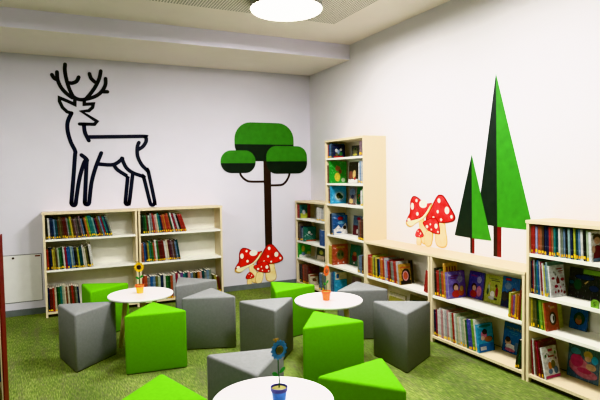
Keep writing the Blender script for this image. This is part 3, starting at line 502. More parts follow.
def tube(bm, p0, p1, r0, r1, seg=14, mi=0):
    p0, p1 = Vector(p0), Vector(p1); d = (p1-p0).normalized()
    a = d.orthogonal().normalized(); b = d.cross(a); R = []
    for p, r in ((p0, r0), (p1, r1)):
        R.append([bm.verts.new(p + (a*math.cos(2*PI*i/seg) + b*math.sin(2*PI*i/seg))*r) for i in range(seg)])
    for i in range(seg):
        f = bm.faces.new((R[0][i], R[0][(i+1) % seg], R[1][(i+1) % seg], R[1][i])); f.material_index = mi
    for q in R: f = bm.faces.new(q); f.material_index = mi
def ellipse(cx, cy, rx, ry, n=24): return [(cx+rx*math.cos(2*PI*i/n), cy+ry*math.sin(2*PI*i/n)) for i in range(n)]
def spline(pts, k=6, closed=False):
    """Catmull-Rom through the points"""
    P = [Vector(p) for p in pts]; n = len(P); out = []
    rng = range(n) if closed else range(n-1)
    for i in rng:
        g = lambda j: P[j % n] if closed else P[min(max(j, 0), n-1)]
        a, b, c, d = g(i-1), g(i), g(i+1), g(i+2)
        for s in range(k):
            t = s/k
            out.append(.5*((2*b)+(c-a)*t+(2*a-5*b+4*c-d)*t*t+(3*b-a-3*c+d)*t**3))
    if not closed: out.append(P[-1])
    return [(q[0], q[1]) for q in out]

def empty(name, loc, rz=0, label=None, cat=None, group=None):
    o = bpy.data.objects.new(name, None); COL.objects.link(o); o.empty_display_size = .05
    o.location = loc; o.rotation_euler = (0, 0, rz)
    if label: tag(o, label, cat, group)
    return o
def tag(o, label, cat, group=None):
    o['label'] = label; o['category'] = cat
    if group: o['group'] = group

# ------------------------------------------------------------------ the room
X0, Y0, ZC, ZS, DS = -6.4, -9.2, 3.053, 2.876, 1.073
box('floor', (X0, 0, Y0, 0, -.05, 0), M['carpet'], kind='structure')
box('ceiling', (X0, 0, Y0, -DS, ZC, ZC+.08), M['ceil'], kind='structure')
box('wall_back', (X0-.1, .1, 0, .1, -.05, ZC+.08), M['wall_cool'], kind='structure')
box('wall_right', (0, .1, Y0, 0, -.05, ZC+.08), M['wall'], kind='structure')
box('wall_left', (X0-.1, X0, Y0, 0, -.05, ZC+.08), M['wall_dim'], kind='structure')
box('wall_front', (X0-.1, .1, Y0-.1, Y0, -.05, ZC+.08), M['wall_dim'], kind='structure')
bm = bmesh.new(); abox(bm, X0, 0, -DS, 0, ZS, ZC+.08)
bm.normal_update()
for f in bm.faces:
    if f.normal.y < -.5: f.material_index = 1
finish('trim_1', bm, [M['ceil'], M['soffit_face']], kind='structure')
box('trim_2', (X0+.6, -.607, Y0+.6, -1.76, ZC-.003, ZC+.002), M['perf'], kind='structure')
box('baseboard_back', (X0, 0, -.012, 0, 0, .068), M['skirt'], kind='structure')
box('baseboard_right', (-.012, 0, Y0, -.012, 0, .068), M['skirt'], kind='structure')
box('baseboard_left', (X0, X0+.012, Y0, -.012, 0, .068), M['skirt'], kind='structure')

# round ceiling lamps
def lamp(x, y, label, energy):
    t = empty('ceiling_lamp', (x, y, ZC-.092), label=label, cat='ceiling lamp', group='round ceiling lamps')
    bm = bmesh.new(); lathe(bm, [(.312, .012), (.314, .002), (.317, .004), (.317, .086), (.31, .089)], 56); finish('lamp_housing', bm, M['metal'], t)
    bm = bmesh.new(); lathe(bm, [(.20, -.016), (.296, -.0145), (.307, -.009), (.3115, .0), (.3115, .011)], 56); finish('lamp_diffuser', bm, M['lampglow'], t)
    d = bpy.data.lights.new('lamp_light', 'AREA'); d.shape = 'DISK'; d.size = .6; d.energy = energy; d.color = LCOL
    o = bpy.data.objects.new('lamp_light', d); COL.objects.link(o); o.location = (x, y, ZC-.115)
lamp(-1.375, -2.26, 'round white glowing ceiling lamp set in the perforated board', LAMPS[0])
lamp(-1.365, -3.95, 'round ceiling lamp beyond the top edge, above the nearest tables', LAMPS[1])
lamp(-4.3, -2.3, 'round ceiling lamp out of view above the red bookcase', LAMPS[2])
lamp(-4.2, -4.4, 'round ceiling lamp out of view beside the camera', LAMPS[3])
lamp(-1.6, -7.2, 'added round ceiling lamp, unseen behind the camera, giving weak fill', LAMPS[4])  # weak fill added behind the camera, where no lamp is known

# ------------------------------------------------------------------ bookcases
PT = .022
def bookcase(key, h, floors, label, board=None, over=.006):
    ox, oy, rz, d, w = CASES[key]
    t = empty('bookcase', (ox, oy, 0), rad(rz), label, 'bookcase', 'birch bookcases along the walls')
    g = .001; bd = M['birch']
    box('side_panel', (g+over, g+over+PT, -d, -.002, .0, h-PT), bd, t, bevel=.0015)
    box('side_panel', (w-g-over-PT, w-g-over, -d, -.002, .0, h-PT), bd, t, bevel=.0015)
    box('top_panel', (g, w-g, -d-.003, -.002, h-PT, h), bd, t, bevel=.002)
    xa, xb = g+over+PT, w-g-over-PT
    box('bottom_panel', (xa, xb, -d, -.002, floors[-1]-PT, floors[-1]), bd, t, bevel=.0015)
    box('plinth', (xa, xb, -d+.03, -d+.046, 0, floors[-1]-PT), M['plinth'], t)
    box('back_panel', (xa, xb, -.011, -.003, floors[-1], h-PT), M['backp'], t)
    for z in floors[:-1]:
        box('shelf', (xa, xb, -d+.004, -.012, z-PT, z), M['white'], t, bevel=.0015)
    return t
bookcase('A1', 1.141, FLOORS['A1'], 'three-shelf birch bookcase standing beneath the black deer sticker\'s head and front legs')
bookcase('A2', 1.141, FLOORS['A2'], 'three-shelf birch bookcase between the tree sticker and the bookcase with the deer\'s head above')
bookcase('L', 1.159, FLOORS['L'], 'narrow-looking four-shelf birch bookcase tucked into the room corner')
bookcase('T', 1.913, FLOORS['T'], 'tall six-shelf birch bookcase, the highest one in the room', over=0)
bookcase('B1', .787, FLOORS['B1'], 'low two-shelf birch bookcase under the mushroom sticker, beside the tall bookcase')
bookcase('B2', .787, FLOORS['B2'], 'low two-shelf birch bookcase under the two fir tree stickers')
bookcase('C', 1.159, FLOORS['C'], 'four-shelf birch bookcase standing past the fir tree stickers, full of bright books')

# dark red bookcase at the edge of the picture
RX, RF, RB, RH = -3.567, -3.38, -3.10, 1.195
t = empty('bookcase', (RX-.9, RF, 0), 0, 'bookcase with dark red side panel, only its edge showing', 'bookcase')
W_ = .9
box('side_panel', (W_-.006, W_, .0, RB-RF, 0, RH), M['redboard'], t, bevel=.001)['label'] = 'dark red side panel'
box('side_panel', (0, .024, .0, RB-RF, 0, RH), M['redboard'], t, bevel=.0015)
box('inner_panel', (W_-.013, W_-.0062, .0, RB-RF, 0, RH-.03), M['birch'], t)
box('top_panel', (.0245, W_-.0065, .0, RB-RF, RH-.03, RH-.004), M['birch'], t, bevel=.0015)
RFL = [.80, .43, .06]
for z in RFL: box('shelf', (.0245, W_-.0185, .008, RB-RF-.012, z-.022, z), M['birch'], t)
box('back_panel', (.0245, W_-.0185, RB-RF-.011, RB-RF-.002, .06, RH-.03), M['backp'], t)
box('plinth', (.0245, W_-.0185, .03, .05, 0, .037), M['plinth'], t)

# ------------------------------------------------------------------ books
def u_cover(t, d, h, c=.0016, open_x=False):
    """cover bent round three sides; the spine faces -y"""
    bm = bmesh.new(); r = min(.0025, t*.2)
    prof = [(0, d), (0, r), (r, 0), (t-r, 0), (t, r), (t, d), (t-c, d), (t-c, c), (c, c), (c, d)]
    if open_x: prof = [(y, x) for x, y in prof]
    aprism(bm, prof, 0, h, lambda u, v, z: (u, v, z))
    return bm
UB = {}
def spine_book(case, row, u, s, t, h, d, tilt, c, tg, base, label, group):
    root = empty('book', (0, 0, 0)); tag(root, label, 'book', group)
    a = rad(tilt)
    off = 0 if a >= 0 else t
    root.matrix_world = base @ Matrix.Translation((u + (0 if a >= 0 else t), s, .0003)) @ Matrix.Rotation(-a, 4, 'Y')
    x0 = 0 if a >= 0 else -t
    bm = u_cover(t, d, h); bmesh.ops.translate(bm, verts=bm.verts, vec=(x0, 0, 0)); finish('cover', bm, bookmat(c), root)
    box('pages', (x0+.0017, x0+t-.0017, .002, d-.004, .003, h-.004), M['pages'], root)
    if tg:
        rn = random.Random(hash_(case, row, u)); zt = rn.uniform(.004, .016); hh = rn.uniform(.012, .024); a0 = rn.uniform(.06, .3)
        box('spine_label', (x0+t*a0, x0+t*rn.uniform(.7, .94), -.0007, -.0001, zt, zt+hh), M[rn.choice(['tag', 'tag', 'tag2'])], root)
    return root
def hash_(*a):
    v = 7
    for ch in repr(a): v = (v*31 + ord(ch)) % 1000003
    return v

ORD = ['first','second','third','fourth','fifth','sixth','seventh','eighth','ninth','tenth','eleventh','twelfth','thirteenth','fourteenth','fifteenth','sixteenth','seventeenth','eighteenth','nineteenth','twentieth',
 'twenty-first','twenty-second','twenty-third','twenty-fourth','twenty-fifth','twenty-sixth','twenty-seventh','twenty-eighth','twenty-ninth','thirtieth','thirty-first','thirty-second','thirty-third','thirty-fourth','thirty-fifth','thirty-sixth']
SHELFN = {3: ['top', 'middle', 'bottom'], 4: ['top', 'second', 'third', 'bottom'], 6: ['top', 'second', 'third', 'fourth', 'fifth', 'bottom'], 2: ['upper', 'lower']}
CN = {'A1': ('deer-head bookcase', 'the grey wall panel'), 'A2': ('bookcase beside tree sticker', 'the deer-head bookcase'), 'L': ('corner bookcase', 'the corner'), 'T': ('tall bookcase', 'the corner'),
      'B1': ('mushroom-sticker bookcase', 'the corner'), 'B2': ('fir-sticker bookcase', 'the corner'), 'C': ('bookcase past the firs', 'the corner')}
def shelf_base(case, row):
    ox, oy, rz, d, w = CASES[case]
    return Matrix.Translation((ox, oy, FLOORS[case][row])) @ Matrix.Rotation(rad(rz), 4, 'Z') @ Matrix.Translation((0, -d, 0))
cnt = {}
for (case, row, u, s, t, h, d, tilt, c, tg) in SPINES:
    k = cnt.get((case, row), 0); cnt[(case, row)] = k+1
    n = len(FLOORS[case]); sh = SHELFN[n][row]; cn, side = CN[case]
    lab = '%s book, %s along from %s, %s shelf of %s' % (WORD.get(c, c), ORD[k], side, sh, cn)
    spine_book(case, row, u, s, t, h, d, tilt, c, tg, shelf_base(case, row), lab, 'books on the %s shelf of the %s' % (sh, cn))
def art_faces(bm, shapes, mats, w, h, place):
    """flat printed shapes laid just off a cover; place(x, z, lift) -> 3d"""
    cols = []
    for i, sp in enumerate(shapes):
        cn_ = sp[-1]
        if cn_ not in cols: cols.append(cn_); mats.append(ink(cn_))
        mi = cols.index(cn_)+1; lift = .0003+.00012*i
        cl = lambda q: place(min(max(q[0], .015), .985)*w, min(max(q[1], .012), .988)*h, lift)
        if sp[0] == 'e': pts = ellipse(sp[1], sp[2], sp[3], sp[4], 20)
        elif sp[0] == 'r': pts = [(sp[1], sp[2]), (sp[3], sp[2]), (sp[3], sp[4]), (sp[1], sp[4])]
        elif sp[0] == 'p': pts = sp[1]
        else:
            vs, fs = text_mesh(sp[1], sp[4]*w)
            V = [bm.verts.new(place(sp[2]*w + x, sp[3]*h + z, lift)) for x, z, _ in vs]
            for f in fs: bm.faces.new([V[k] for k in f]).material_index = mi
            continue
        f = bm.faces.new([bm.verts.new(cl(q)) for q in pts]); f.material_index = mi
RB_BASE = lambda z: Matrix.Translation((RX-.9, RF, z))
for i, (z, u, c, t_, h) in enumerate([(.06, .855, 'darkteal', .028, .25), (.06, .829, 'teal', .024, .26), (.06, .80, 'navy', .024, .24), (.43, .856, 'blue', .028, .21), (.43, .832, 'darkgrey', .022, .2), (.43, .806, 'blue', .022, .22)]):
    spine_book('R', i, u, .03, t_, h, .17, 0, c, 0, RB_BASE(z), '%s book, %s one in from red panel, %s shelf of red-sided bookcase' % (WORD.get(c, c), ORD[i % 3], 'bottom' if z < .2 else 'middle'), 'books in the red-sided bookcase')

# ---- books turned cover-out
def text_mesh(txt, size):
    cu = bpy.data.curves.new('lettering', 'FONT'); cu.body = txt; cu.size = size; cu.align_x = 'CENTER'
    o = bpy.data.objects.new('lettering', cu); COL.objects.link(o)
    dg = bpy.context.evaluated_depsgraph_get(); me = bpy.data.meshes.new_from_object(o.evaluated_get(dg))
    vs = [tuple(v.co) for v in me.vertices]; fs = [tuple(p.vertices) for p in me.polygons]
    bpy.data.objects.remove(o); bpy.data.curves.remove(cu); bpy.data.meshes.remove(me)
    return vs, fs
# art in cover units: x 0..1, z 0..1
ART = {
'teal_yellow': ('bluegreen', [('r', 0, 0, 1, .36, 'limeyellow'), ('e', .5, .45, .22, .18, 'palegrey'), ('e', .35, .75, .2, .12, 'darkteal')], 'teal picture book with a lime-yellow lower band, cover out'),
'brown_navy': ('navy', [('r', .0, .75, 1, 1, 'darkbrown'), ('e', .3, .5, .2, .15, 'orangebrown')], 'dark navy and brown picture book standing behind the smaller books'),
'green_orange': ('tealgreen', [('r', .2, 0, 1, .1, 'orangered'), ('e', .45, .62, .12, .1, 'white'), ('e', .62, .48, .1, .07, 'palegrey')], 'green picture book with white spots and an orange foot band'),
'green_lion': ('vivid', [('r', .0, 0, 1, .22, 'white'), ('e', .35, .62, .14, .2, 'yellow'), ('e', .36, .26, .16, .12, 'slate'), ('e', .8, .3, .15, .1, 'limeyellow')], 'green picture book with a yellow round face and white foot'),
'green_cream': ('darkgreen', [('e', .5, .6, .2, .16, 'limeyellow'), ('r', .1, 0, .9, .35, 'cream')], 'dark green picture book with a cream lower half'),
'cream_brown': ('cream', [('e', .5, .5, .22, .16, 'brown'), ('e', .66, .42, .12, .1, 'redbrown'), ('r', .0, .82, 1, 1, 'redbrown')], 'cream picture book with a brown blot and red-brown top band'),
'multi_red': ('navy', [('r', 0, 0, 1, .16, 'red'), ('e', .3, .62, .14, .16, 'palegrey'), ('e', .55, .5, .16, .2, 'slate'), ('e', .75, .7, .12, .12, 'white'), ('e', .75, .35, .18, .16, 'green'), ('e', .35, .28, .16, .12, 'olive')], 'busy multicoloured picture book with a red foot band'),
'dark_olive': ('darkgrey', [('e', .5, .55, .25, .3, 'olive'), ('e', .5, .2, .3, .1, 'oliveyellow'), ('e', .5, .7, .12, .12, 'darkgreen')], 'dark olive picture book beside the mauve one'),
'green_figure': ('vivid', [('e', .48, .66, .16, .12, 'orangebrown'), ('e', .62, .52, .1, .1, 'redbrown'), ('e', .45, .28, .17, .2, 'yellow'), ('e', .8, .14, .12, .1, 'palegreen'), ('p', [(.4, .82), (.5, .76), (.36, .72)], 'orange')], 'bright green picture book with a yellow and orange figure'),
'dark_red_white': ('darkbrown', [('r', 0, 0, 1, .2, 'white'), ('e', .25, .38, .22, .2, 'redbrown'), ('e', .6, .42, .16, .2, 'gold'), ('e', .7, .22, .1, .07, 'red')], 'dark brown picture book with a white lower band'),
'sky_circle': ('turq', [('e', .55, .42, .38, .34, 'sky'), ('e', .55, .42, .28, .24, 'mint'), ('e', .5, .46, .16, .16, 'black'), ('e', .66, .38, .12, .1, 'darkgreen'), ('e', .46, .36, .07, .08, 'olive')], 'sky-blue picture book with a pale disc and dark shape'),
'grey_blue': ('greybrown', [('e', .5, .7, .36, .22, 'slate'), ('e', .55, .45, .2, .12, 'navy'), ('e', .4, .2, .26, .14, 'gold'), ('r', 0, 0, 1, .07, 'redbrown')], 'grey-brown picture book with a slate blue cloud shape'),
'green_dots': ('vivid', [('e', .5, .5, .2, .08, 'orange'), ('e', .4, .35, .14, .06, 'yellow'), ('e', .6, .2, .14, .05, 'limeyellow')], 'narrow green picture book with orange dots'),
'blue_white': ('blue', [('r', 0, 0, 1, .3, 'white'), ('e', .5, .84, .2, .09, 'red'), ('p', [(.1, .3), (.35, .5), (.55, .32)], 'white'), ('p', [(.5, .28), (.9, .62), (1, .28)], 'palegrey'), ('e', .55, .62, .25, .08, 'sky'), ('e', .8, .36, .12, .1, 'darkbrown'), ('e', .4, .12, .2, .05, 'blue')], 'blue picture book with a white snowy lower half'),
'teal_maroon': ('slate', [('r', 0, 0, 1, .5, 'wine'), ('e', .6, .85, .2, .08, 'crimson'), ('e', .5, .2, .1, .12, 'white')], 'slate blue picture book with a wine-red lower half'),
'orange_creature': ('orangered', [('e', .5, .48, .26, .24, 'olive'), ('e', .4, .5, .06, .1, 'darkgreen'), ('e', .62, .5, .06, .1, 'darkgreen'), ('e', .35, .08, .05, .04, 'white'), ('e', .7, .1, .05, .04, 'white'), ('e', .5, .85, .3, .05, 'amber')], 'orange picture book with a round olive-green shape'),
'green_heart': ('tealgreen', [('e', .5, .38, .22, .18, 'wine'), ('e', .5, .56, .16, .1, 'orangebrown'), ('e', .5, .12, .08, .04, 'white'), ('r', 0, 0, .06, 1, 'gold')], 'dark green picture book with a wine-red round figure'),
'cream_teal': ('turq', [('r', 0, .68, 1, 1, 'cream'), ('e', .7, .1, .2, .1, 'red'), ('r', .1, .74, .3, .92, 'deepblue')], 'turquoise picture book with a cream upper part'),
'mauve_plain': ('mauve', [('e', .5, .7, .3, .15, 'wine'), ('r', .1, .1, .9, .3, 'pink')], 'mauve picture book half hidden by the grey pouf'),
'orange_ring': ('amber', [('r', 0, .8, 1, .86, 'orangered'), ('r', 0, 0, 1, .2, 'black'), ('e', .55, .42, .42, .36, 'black'), ('e', .5, .42, .28, .25, 'pink'), ('e', .5, .42, .2, .18, 'orangered')], 'amber and black picture book with an orange ring'),
'grey_plain': ('palegrey', [('r', .7, 0, 1, 1, 'black')], 'pale grey and black picture book behind the orange ring one'),
'olive_cream': ('oliveyellow', [('r', 0, .84, 1, 1, 'cream'), ('e', .4, .4, .1, .12, 'limeyellow')], 'olive-yellow picture book with a cream top band'),
'green_plain': ('olive', [('r', .2, .55, .9, .85, 'darkgreen'), ('e', .5, .5, .2, .1, 'orangebrown'), ('r', .1, .3, .9, .45, 'lime')], 'olive green picture book on the lowest shelf behind the grey pouf'),
'amber_letters': ('amber', [('r', .12, .76, .26, .9, 'wine'), ('r', .33, .76, .47, .9, 'wine'), ('r', .54, .76, .68, .9, 'wine'), ('r', .75, .76, .88, .9, 'wine')], 'tall amber picture book with dark red lettering at its top'),
'violet_child': ('violet', [('r', .0, 0, .07, 1, 'lavender'), ('e', .72, .7, .15, .13, 'lavender'), ('e', .45, .42, .17, .15, 'darkbrown'), ('e', .47, .38, .12, .11, 'skin'), ('e', .45, .16, .22, .14, 'red'), ('e', .75, .2, .16, .14, 'orangered'), ('e', .78, .34, .1, .1, 'gold'), ('r', .2, .82, .6, .85, 'wine'), ('r', .2, .74, .5, .77, 'wine')], 'violet picture book with a dark-haired child, at the row end'),
'blue_child': ('indigo', [('e', .7, .72, .15, .13, 'lavender'), ('e', .4, .42, .18, .15, 'darkbrown'), ('e', .42, .38, .12, .11, 'skin'), ('e', .4, .16, .22, .14, 'red'), ('e', .75, .3, .16, .2, 'rose'), ('r', .15, .82, .55, .85, 'crimson')], 'blue-violet picture book with a dark-haired child, set further back'),
'yellow_pair': ('limeyellow', [('r', .2, .86, .75, .89, 'greengrey'), ('r', .35, .8, .85, .83, 'darkgrey'), ('e', .25, .5, .07, .16, 'palegreen'), ('e', .28, .68, .06, .05, 'gold'), ('e', .2, .38, .06, .12, 'darkgreen'), ('e', .72, .42, .09, .18, 'crimson'), ('e', .67, .64, .07, .06, 'darkbrown'), ('e', .48, .32, .13, .12, 'white'), ('e', .45, .18, .2, .06, 'palegrey'), ('e', .68, .17, .1, .04, 'black')], 'bright yellow picture book with two standing figures'),
'blue_group': ('deepblue', [('r', .2, .88, .5, .95, 'red'), ('r', 0, 0, 1, .3, 'navy'), ('e', .35, .7, .2, .12, 'slate'), ('e', .2, .35, .2, .16, 'darkgrey'), ('e', .5, .4, .18, .16, 'darkbrown'), ('e', .8, .4, .16, .2, 'purple'), ('e', .7, .55, .12, .12, 'redbrown')], 'blue picture book with dark figures along its foot'),
'blue_swim': ('turq', [('r', 0, 0, 1, .3, 'deepblue'), ('e', .4, .62, .2, .14, 'rose'), ('e', .46, .72, .16, .1, 'darkbrown'), ('e', .66, .44, .26, .1, 'orangebrown'), ('e', .3, .5, .12, .08, 'skin'), ('r', .1, .07, .48, .2, 'palegrey'), ('e', .5, .92, .4, .05, 'bluegreen')], 'turquoise and deep blue picture book with a rosy figure'),
'blue_title': ('deepblue', [('t', 'martynka', .5, .79, .2, 'white'), ('r', .3, .7, .75, .72, 'sky'), ('r', .4, .64, .7, .66, 'sky'), ('e', .28, .36, .16, .12, 'skin'), ('e', .26, .44, .13, .09, 'darkbrown'), ('e', .45, .2, .3, .1, 'white'), ('e', .75, .26, .14, .16, 'slate'), ('e', .4, .1, .26, .06, 'rose')], 'deep blue picture book with a small white title'),
'white_person': ('panda', [('e', .42, .8, .28, .13, 'darkbrown'), ('e', .42, .7, .22, .12, 'skin'), ('p', [(.1, .1), (.2, .5), (.42, .56), (.75, .5), (.85, .1)], 'wine'), ('e', .15, .42, .12, .12, 'skin'), ('r', .1, 0, .8, .12, 'slate'), ('e', .15, .92, .12, .03, 'greengrey')], 'white book with a dark-haired person in a wine-red shirt'),
'white_marks': ('panda', [('r', .5, .86, .85, .9, 'crimson'), ('r', .6, .79, .9, .82, 'crimson'), ('r', .65, .73, .85, .75, 'rose'), ('p', [(.42, .42), (.42, .55), (.52, .66), (.62, .55), (.62, .42)], 'darkred'), ('e', .22, .6, .1, .04, 'crimson'), ('e', .82, .54, .12, .05, 'crimson'), ('e', .38, .34, .12, .05, 'crimson'), ('e', .65, .3, .05, .04, 'rose'), ('e', .3, .16, .05, .04, 'crimson'), ('e', .5, .18, .06, .05, 'darkred'), ('e', .7, .17, .05, .05, 'crimson'), ('e', .88, .12, .08, .05, 'darkred'), ('e', .85, .36, .05, .03, 'mauve')], 'white picture book scattered with small dark red drawings'),
'dark_box': ('black', [('r', .45, .84, 1, 1, 'lime'), ('e', .3, .45, .12, .18, 'darkgreen'), ('e', .1, .5, .08, .06, 'darkteal'), ('p', [(.5, .52), (.6, .62), (.62, .6), (.54, .5)], 'gold'), ('e', .5, .72, .3, .08, 'navy'), ('e', .8, .4, .14, .1, 'navy')], 'wide black board book with a lime-green top corner'),
'orange_panda': ('orangered', [('e', .55, .42, .28, .24, 'darkbrown'), ('e', .52, .42, .17, .17, 'panda'), ('e', .6, .42, .06, .1, 'black'), ('r', .42, .78, .75, .85, 'gold')], 'orange-red picture book with a black and white round patch'),
'blue_wreath': ('blue', [('e', .55, .46, .32, .27, 'darkgreen'), ('e', .52, .36, .18, .15, 'orangebrown'), ('e', .52, .5, .13, .1, 'olive'), ('r', .35, .84, .7, .88, 'navy')], 'bright blue picture book with a dark green wreath'),
'white_pink': ('panda', [('r', 0, 0, 1, .1, 'hotpink'), ('r', .4, .84, .7, .92, 'hotpink'), ('r', .35, .66, .75, .71, 'crimson'), ('e', .4, .4, .12, .12, 'orange'), ('e', .62, .42, .14, .14, 'olive'), ('e', .38, .22, .14, .08, 'slate'), ('e', .75, .24, .14, .12, 'slate'), ('e', .2, .72, .06, .05, 'green'), ('e', .85, .78, .06, .05, 'green'), ('e', .86, .6, .05, .04, 'purple')], 'white picture book with a hot-pink foot band'),
'pink_blue': ('slate', [('e', .38, .4, .32, .24, 'rose'), ('e', .3, .55, .2, .2, 'hotpink'), ('e', .6, .22, .36, .14, 'rose'), ('e', .55, .3, .22, .08, 'hotpink'), ('e', .64, .8, .14, .12, 'gold'), ('e', .64, .68, .1, .08, 'skin'), ('e', .25, .82, .16, .1, 'sky'), ('e', .85, .7, .1, .12, 'turq'), ('e', .75, .46, .16, .1, 'skin')], 'wide pink and blue picture book standing at the back'),
}
for (case, row, u, s, t, h, d, tilt, art) in ENDS:
    base, shapes, desc = ART[art]; a = rad(tilt)
    sh = SHELFN[len(FLOORS[case])][row]
    root = empty('picture_book', (0, 0, 0)); tag(root, '%s, %s shelf' % (desc, sh), 'book', 'cover-out picture books')
    root.matrix_world = shelf_base(case, row) @ Matrix.Translation((u, s, .0003)) @ Matrix.Rotation(-a, 4, 'Y')
    bm = u_cover(t, d, h); mats = [bookmat(base)]
    art_faces(bm, shapes, mats, d, h, lambda x, z, l: (t+l, x, z))
    finish('cover', bm, mats, root, recalc=False)
    box('pages', (.0017, t-.0017, .002, d-.004, .003, h-.004), M['pages'], root)
for (case, row, u, s, w, h, t, lean, yaw, art) in FACES:
    ox, oy, rz, d, cw = CASES[case]
    base, shapes, desc = ART[art]
    zs = FLOORS[case]; room = (1e9 if row > 0 else 0)
    ceil_z = (zs[row-1]-PT if row > 0 else HT[case]-PT) - zs[row]
    h = min(h, ceil_z-.006)
    s = max(.004, min(s, d-.014-h*math.sin(rad(lean))-t*math.cos(rad(lean))))
    u = max(u, .032)
    w = min(w, cw-.0315-u)
    a = rad(lean)
    root = empty('picture_book', (0, 0, 0))
    sh = SHELFN[len(zs)][row]
    tag(root, '%s, %s shelf' % (desc, sh), 'book', 'cover-out picture books')
    root.matrix_world = shelf_base(case, row) @ Matrix.Translation((u, s + t*math.cos(a), .0004)) @ Matrix.Rotation(rad(yaw), 4, 'Z') @ Matrix.Rotation(-a, 4, 'X') @ Matrix.Translation((0, -t, 0))
    bm = u_cover(t, w, h, open_x=True)
    mats = [bookmat(base)]
    art_faces(bm, shapes, mats, w, h, lambda x, z, l: (x, -l, z))
    finish('cover', bm, mats, root, recalc=False)
    box('pages', (.002, w-.004, .0018, t-.0018, .003, h-.004), M['pages'], root)

# lime-green shelf tag reading 5
ox, oy, rz, d, cw = CASES['C']
root = empty('shelf_tag', (0, 0, 0)); tag(root, 'small lime-green shelf tag with a dark numeral, before the black board book', 'tag')
root.matrix_world = shelf_base('C', 1) @ Matrix.Translation((TAG_U, .016, .0003))
bm = bmesh.new(); aprism(bm, [(0, 0), (.052, 0), (.052, .038), (.038, .05), (.014, .05), (0, .034)], 0, .012, lambda u, v, q: (u, q, v)); finish('tag_plate', bm, ink('lime'), root, bevel=.001)
vs, fs = text_mesh('5', .038); bm = bmesh.new(); V = [bm.verts.new((.026+x, -.0008, .011+z)) for x, z, _ in vs]
for f in fs: bm.faces.new([V[k] for k in f])
finish('numeral', bm, ink('darkgreen'), root)

# ------------------------------------------------------------------ wall stickers
back3 = lambda x, z, dd: (x, -dd, z)
right3 = lambda yy, z, dd: (-dd, -yy, z)     # yy grows away from the corner
def stroke(bm, pts, w, d0, d1, f3, smooth=True):
    """a line of constant width with round ends, built as overlapping quads and discs merged in one sheet"""
    P = spline(pts, 5) if smooth else pts
    P = [Vector(q) for q in P]; n = len(P); Lf = []; Rt = []
    for i in range(n):
        a = (P[i]-P[max(i-1, 0)]); b = (P[min(i+1, n-1)]-P[i])
        a = a.normalized() if a.length > 1e-9 else b.normalized(); b = b.normalized() if b.length > 1e-9 else a
        m = a+b
        m = m.normalized() if m.length > .25 else a
        nn = Vector((-m.y, m.x)); k = 1/max(.55, nn.dot(Vector((-a.y, a.x))))
        Lf.append(P[i]+nn*w*.5*k); Rt.append(P[i]-nn*w*.5*k)
    def cap(c, dr):
        a0 = math.atan2(dr.y, dr.x); return [c+Vector((math.cos(a0+q), math.sin(a0+q)))*w*.5 for q in [PI/2-PI*j/6 for j in range(1, 6)]]
    outline = Lf + cap(P[-1], (P[-1]-P[-2])) + Rt[::-1] + cap(P[0], (P[0]-P[1]))
    N = len(outline)
    top = [bm.verts.new(f3(q.x, q.y, d1)) for q in outline]; bot = [bm.verts.new(f3(q.x, q.y, d0)) for q in outline]
    for i in range(N): bm.faces.new((bot[i], bot[(i+1) % N], top[(i+1) % N], top[i]))
    for i in range(n-1):
        j, k = N-5-1-i, N-5-1-(i+1)      # matching right-side indices
        bm.faces.new((top[i], top[i+1], top[k], top[j]))
    c0 = n; bm.faces.new([top[n-1]]+[top[c0+q] for q in range(5)]+[top[c0+5]])
    bm.faces.new([top[N-6]]+[top[N-5+q] for q in range(5)]+[top[0]])

deer = empty('deer_sticker', (-3.0, 0, 1.2), label='black line-drawn standing deer sticker on wall above the bookcases', cat='wall sticker')
def off3(f3, o): return lambda u, v, d: tuple(Vector(f3(u, v, d))-Vector(o))
o_ = deer.location
sharp = {'head'}
for nm, wd, mm, part in (('antlers', .040, 'black', 'antlers'), ('head', .036, 'black', 'head'), ('body', .043, 'navy_ink', 'body')):
    bm = bmesh.new()
    for li, L in enumerate(DECAL[nm]):
        stroke(bm, L, wd, .0002, .003+.0003*li, off3(back3, o_), smooth=(nm != 'head'))
    finish(part, bm, M[mm], deer, recalc=False)

def rrect(x0, x1, z0, z1, r, n=8):
    pts = []
    for cx, cz, a in ((x1-r, z1-r, 0), (x0+r, z1-r, 90), (x0+r, z0+r, 180), (x1-r, z0+r, 270)):
        pts += [(cx+r*math.cos(rad(a+90*i/n)), cz+r*math.sin(rad(a+90*i/n))) for i in range(n+1)]
    return pts
def clip(pts, zc, above):
    out = []
    for i in range(len(pts)):
        a, b = pts[i], pts[(i+1) % len(pts)]
        ia, ib = (a[1] >= zc) == above, (b[1] >= zc) == above
        if ia: out.append(a)
        if ia != ib:
            t_ = (zc-a[1])/(b[1]-a[1]); out.append((a[0]+(b[0]-a[0])*t_, zc))
    return out
tree = empty('tree_sticker', (-.655, 0, .55), label='sticker of a dark-trunked tree with three rounded green crowns on wall', cat='wall sticker')
o_ = tree.location; f3 = off3(back3, o_)
bm = bmesh.new(); aprism(bm, [(q[0], q[1]) for q in DECAL['tree_trunk']], .0002, .003, f3); finish('trunk', bm, M['trunk'], tree)
for L in DECAL['branches']:
    bm = bmesh.new(); stroke(bm, L, .028, .0002, .0024, f3); finish('branch', bm, M['trunk'], tree, recalc=False)
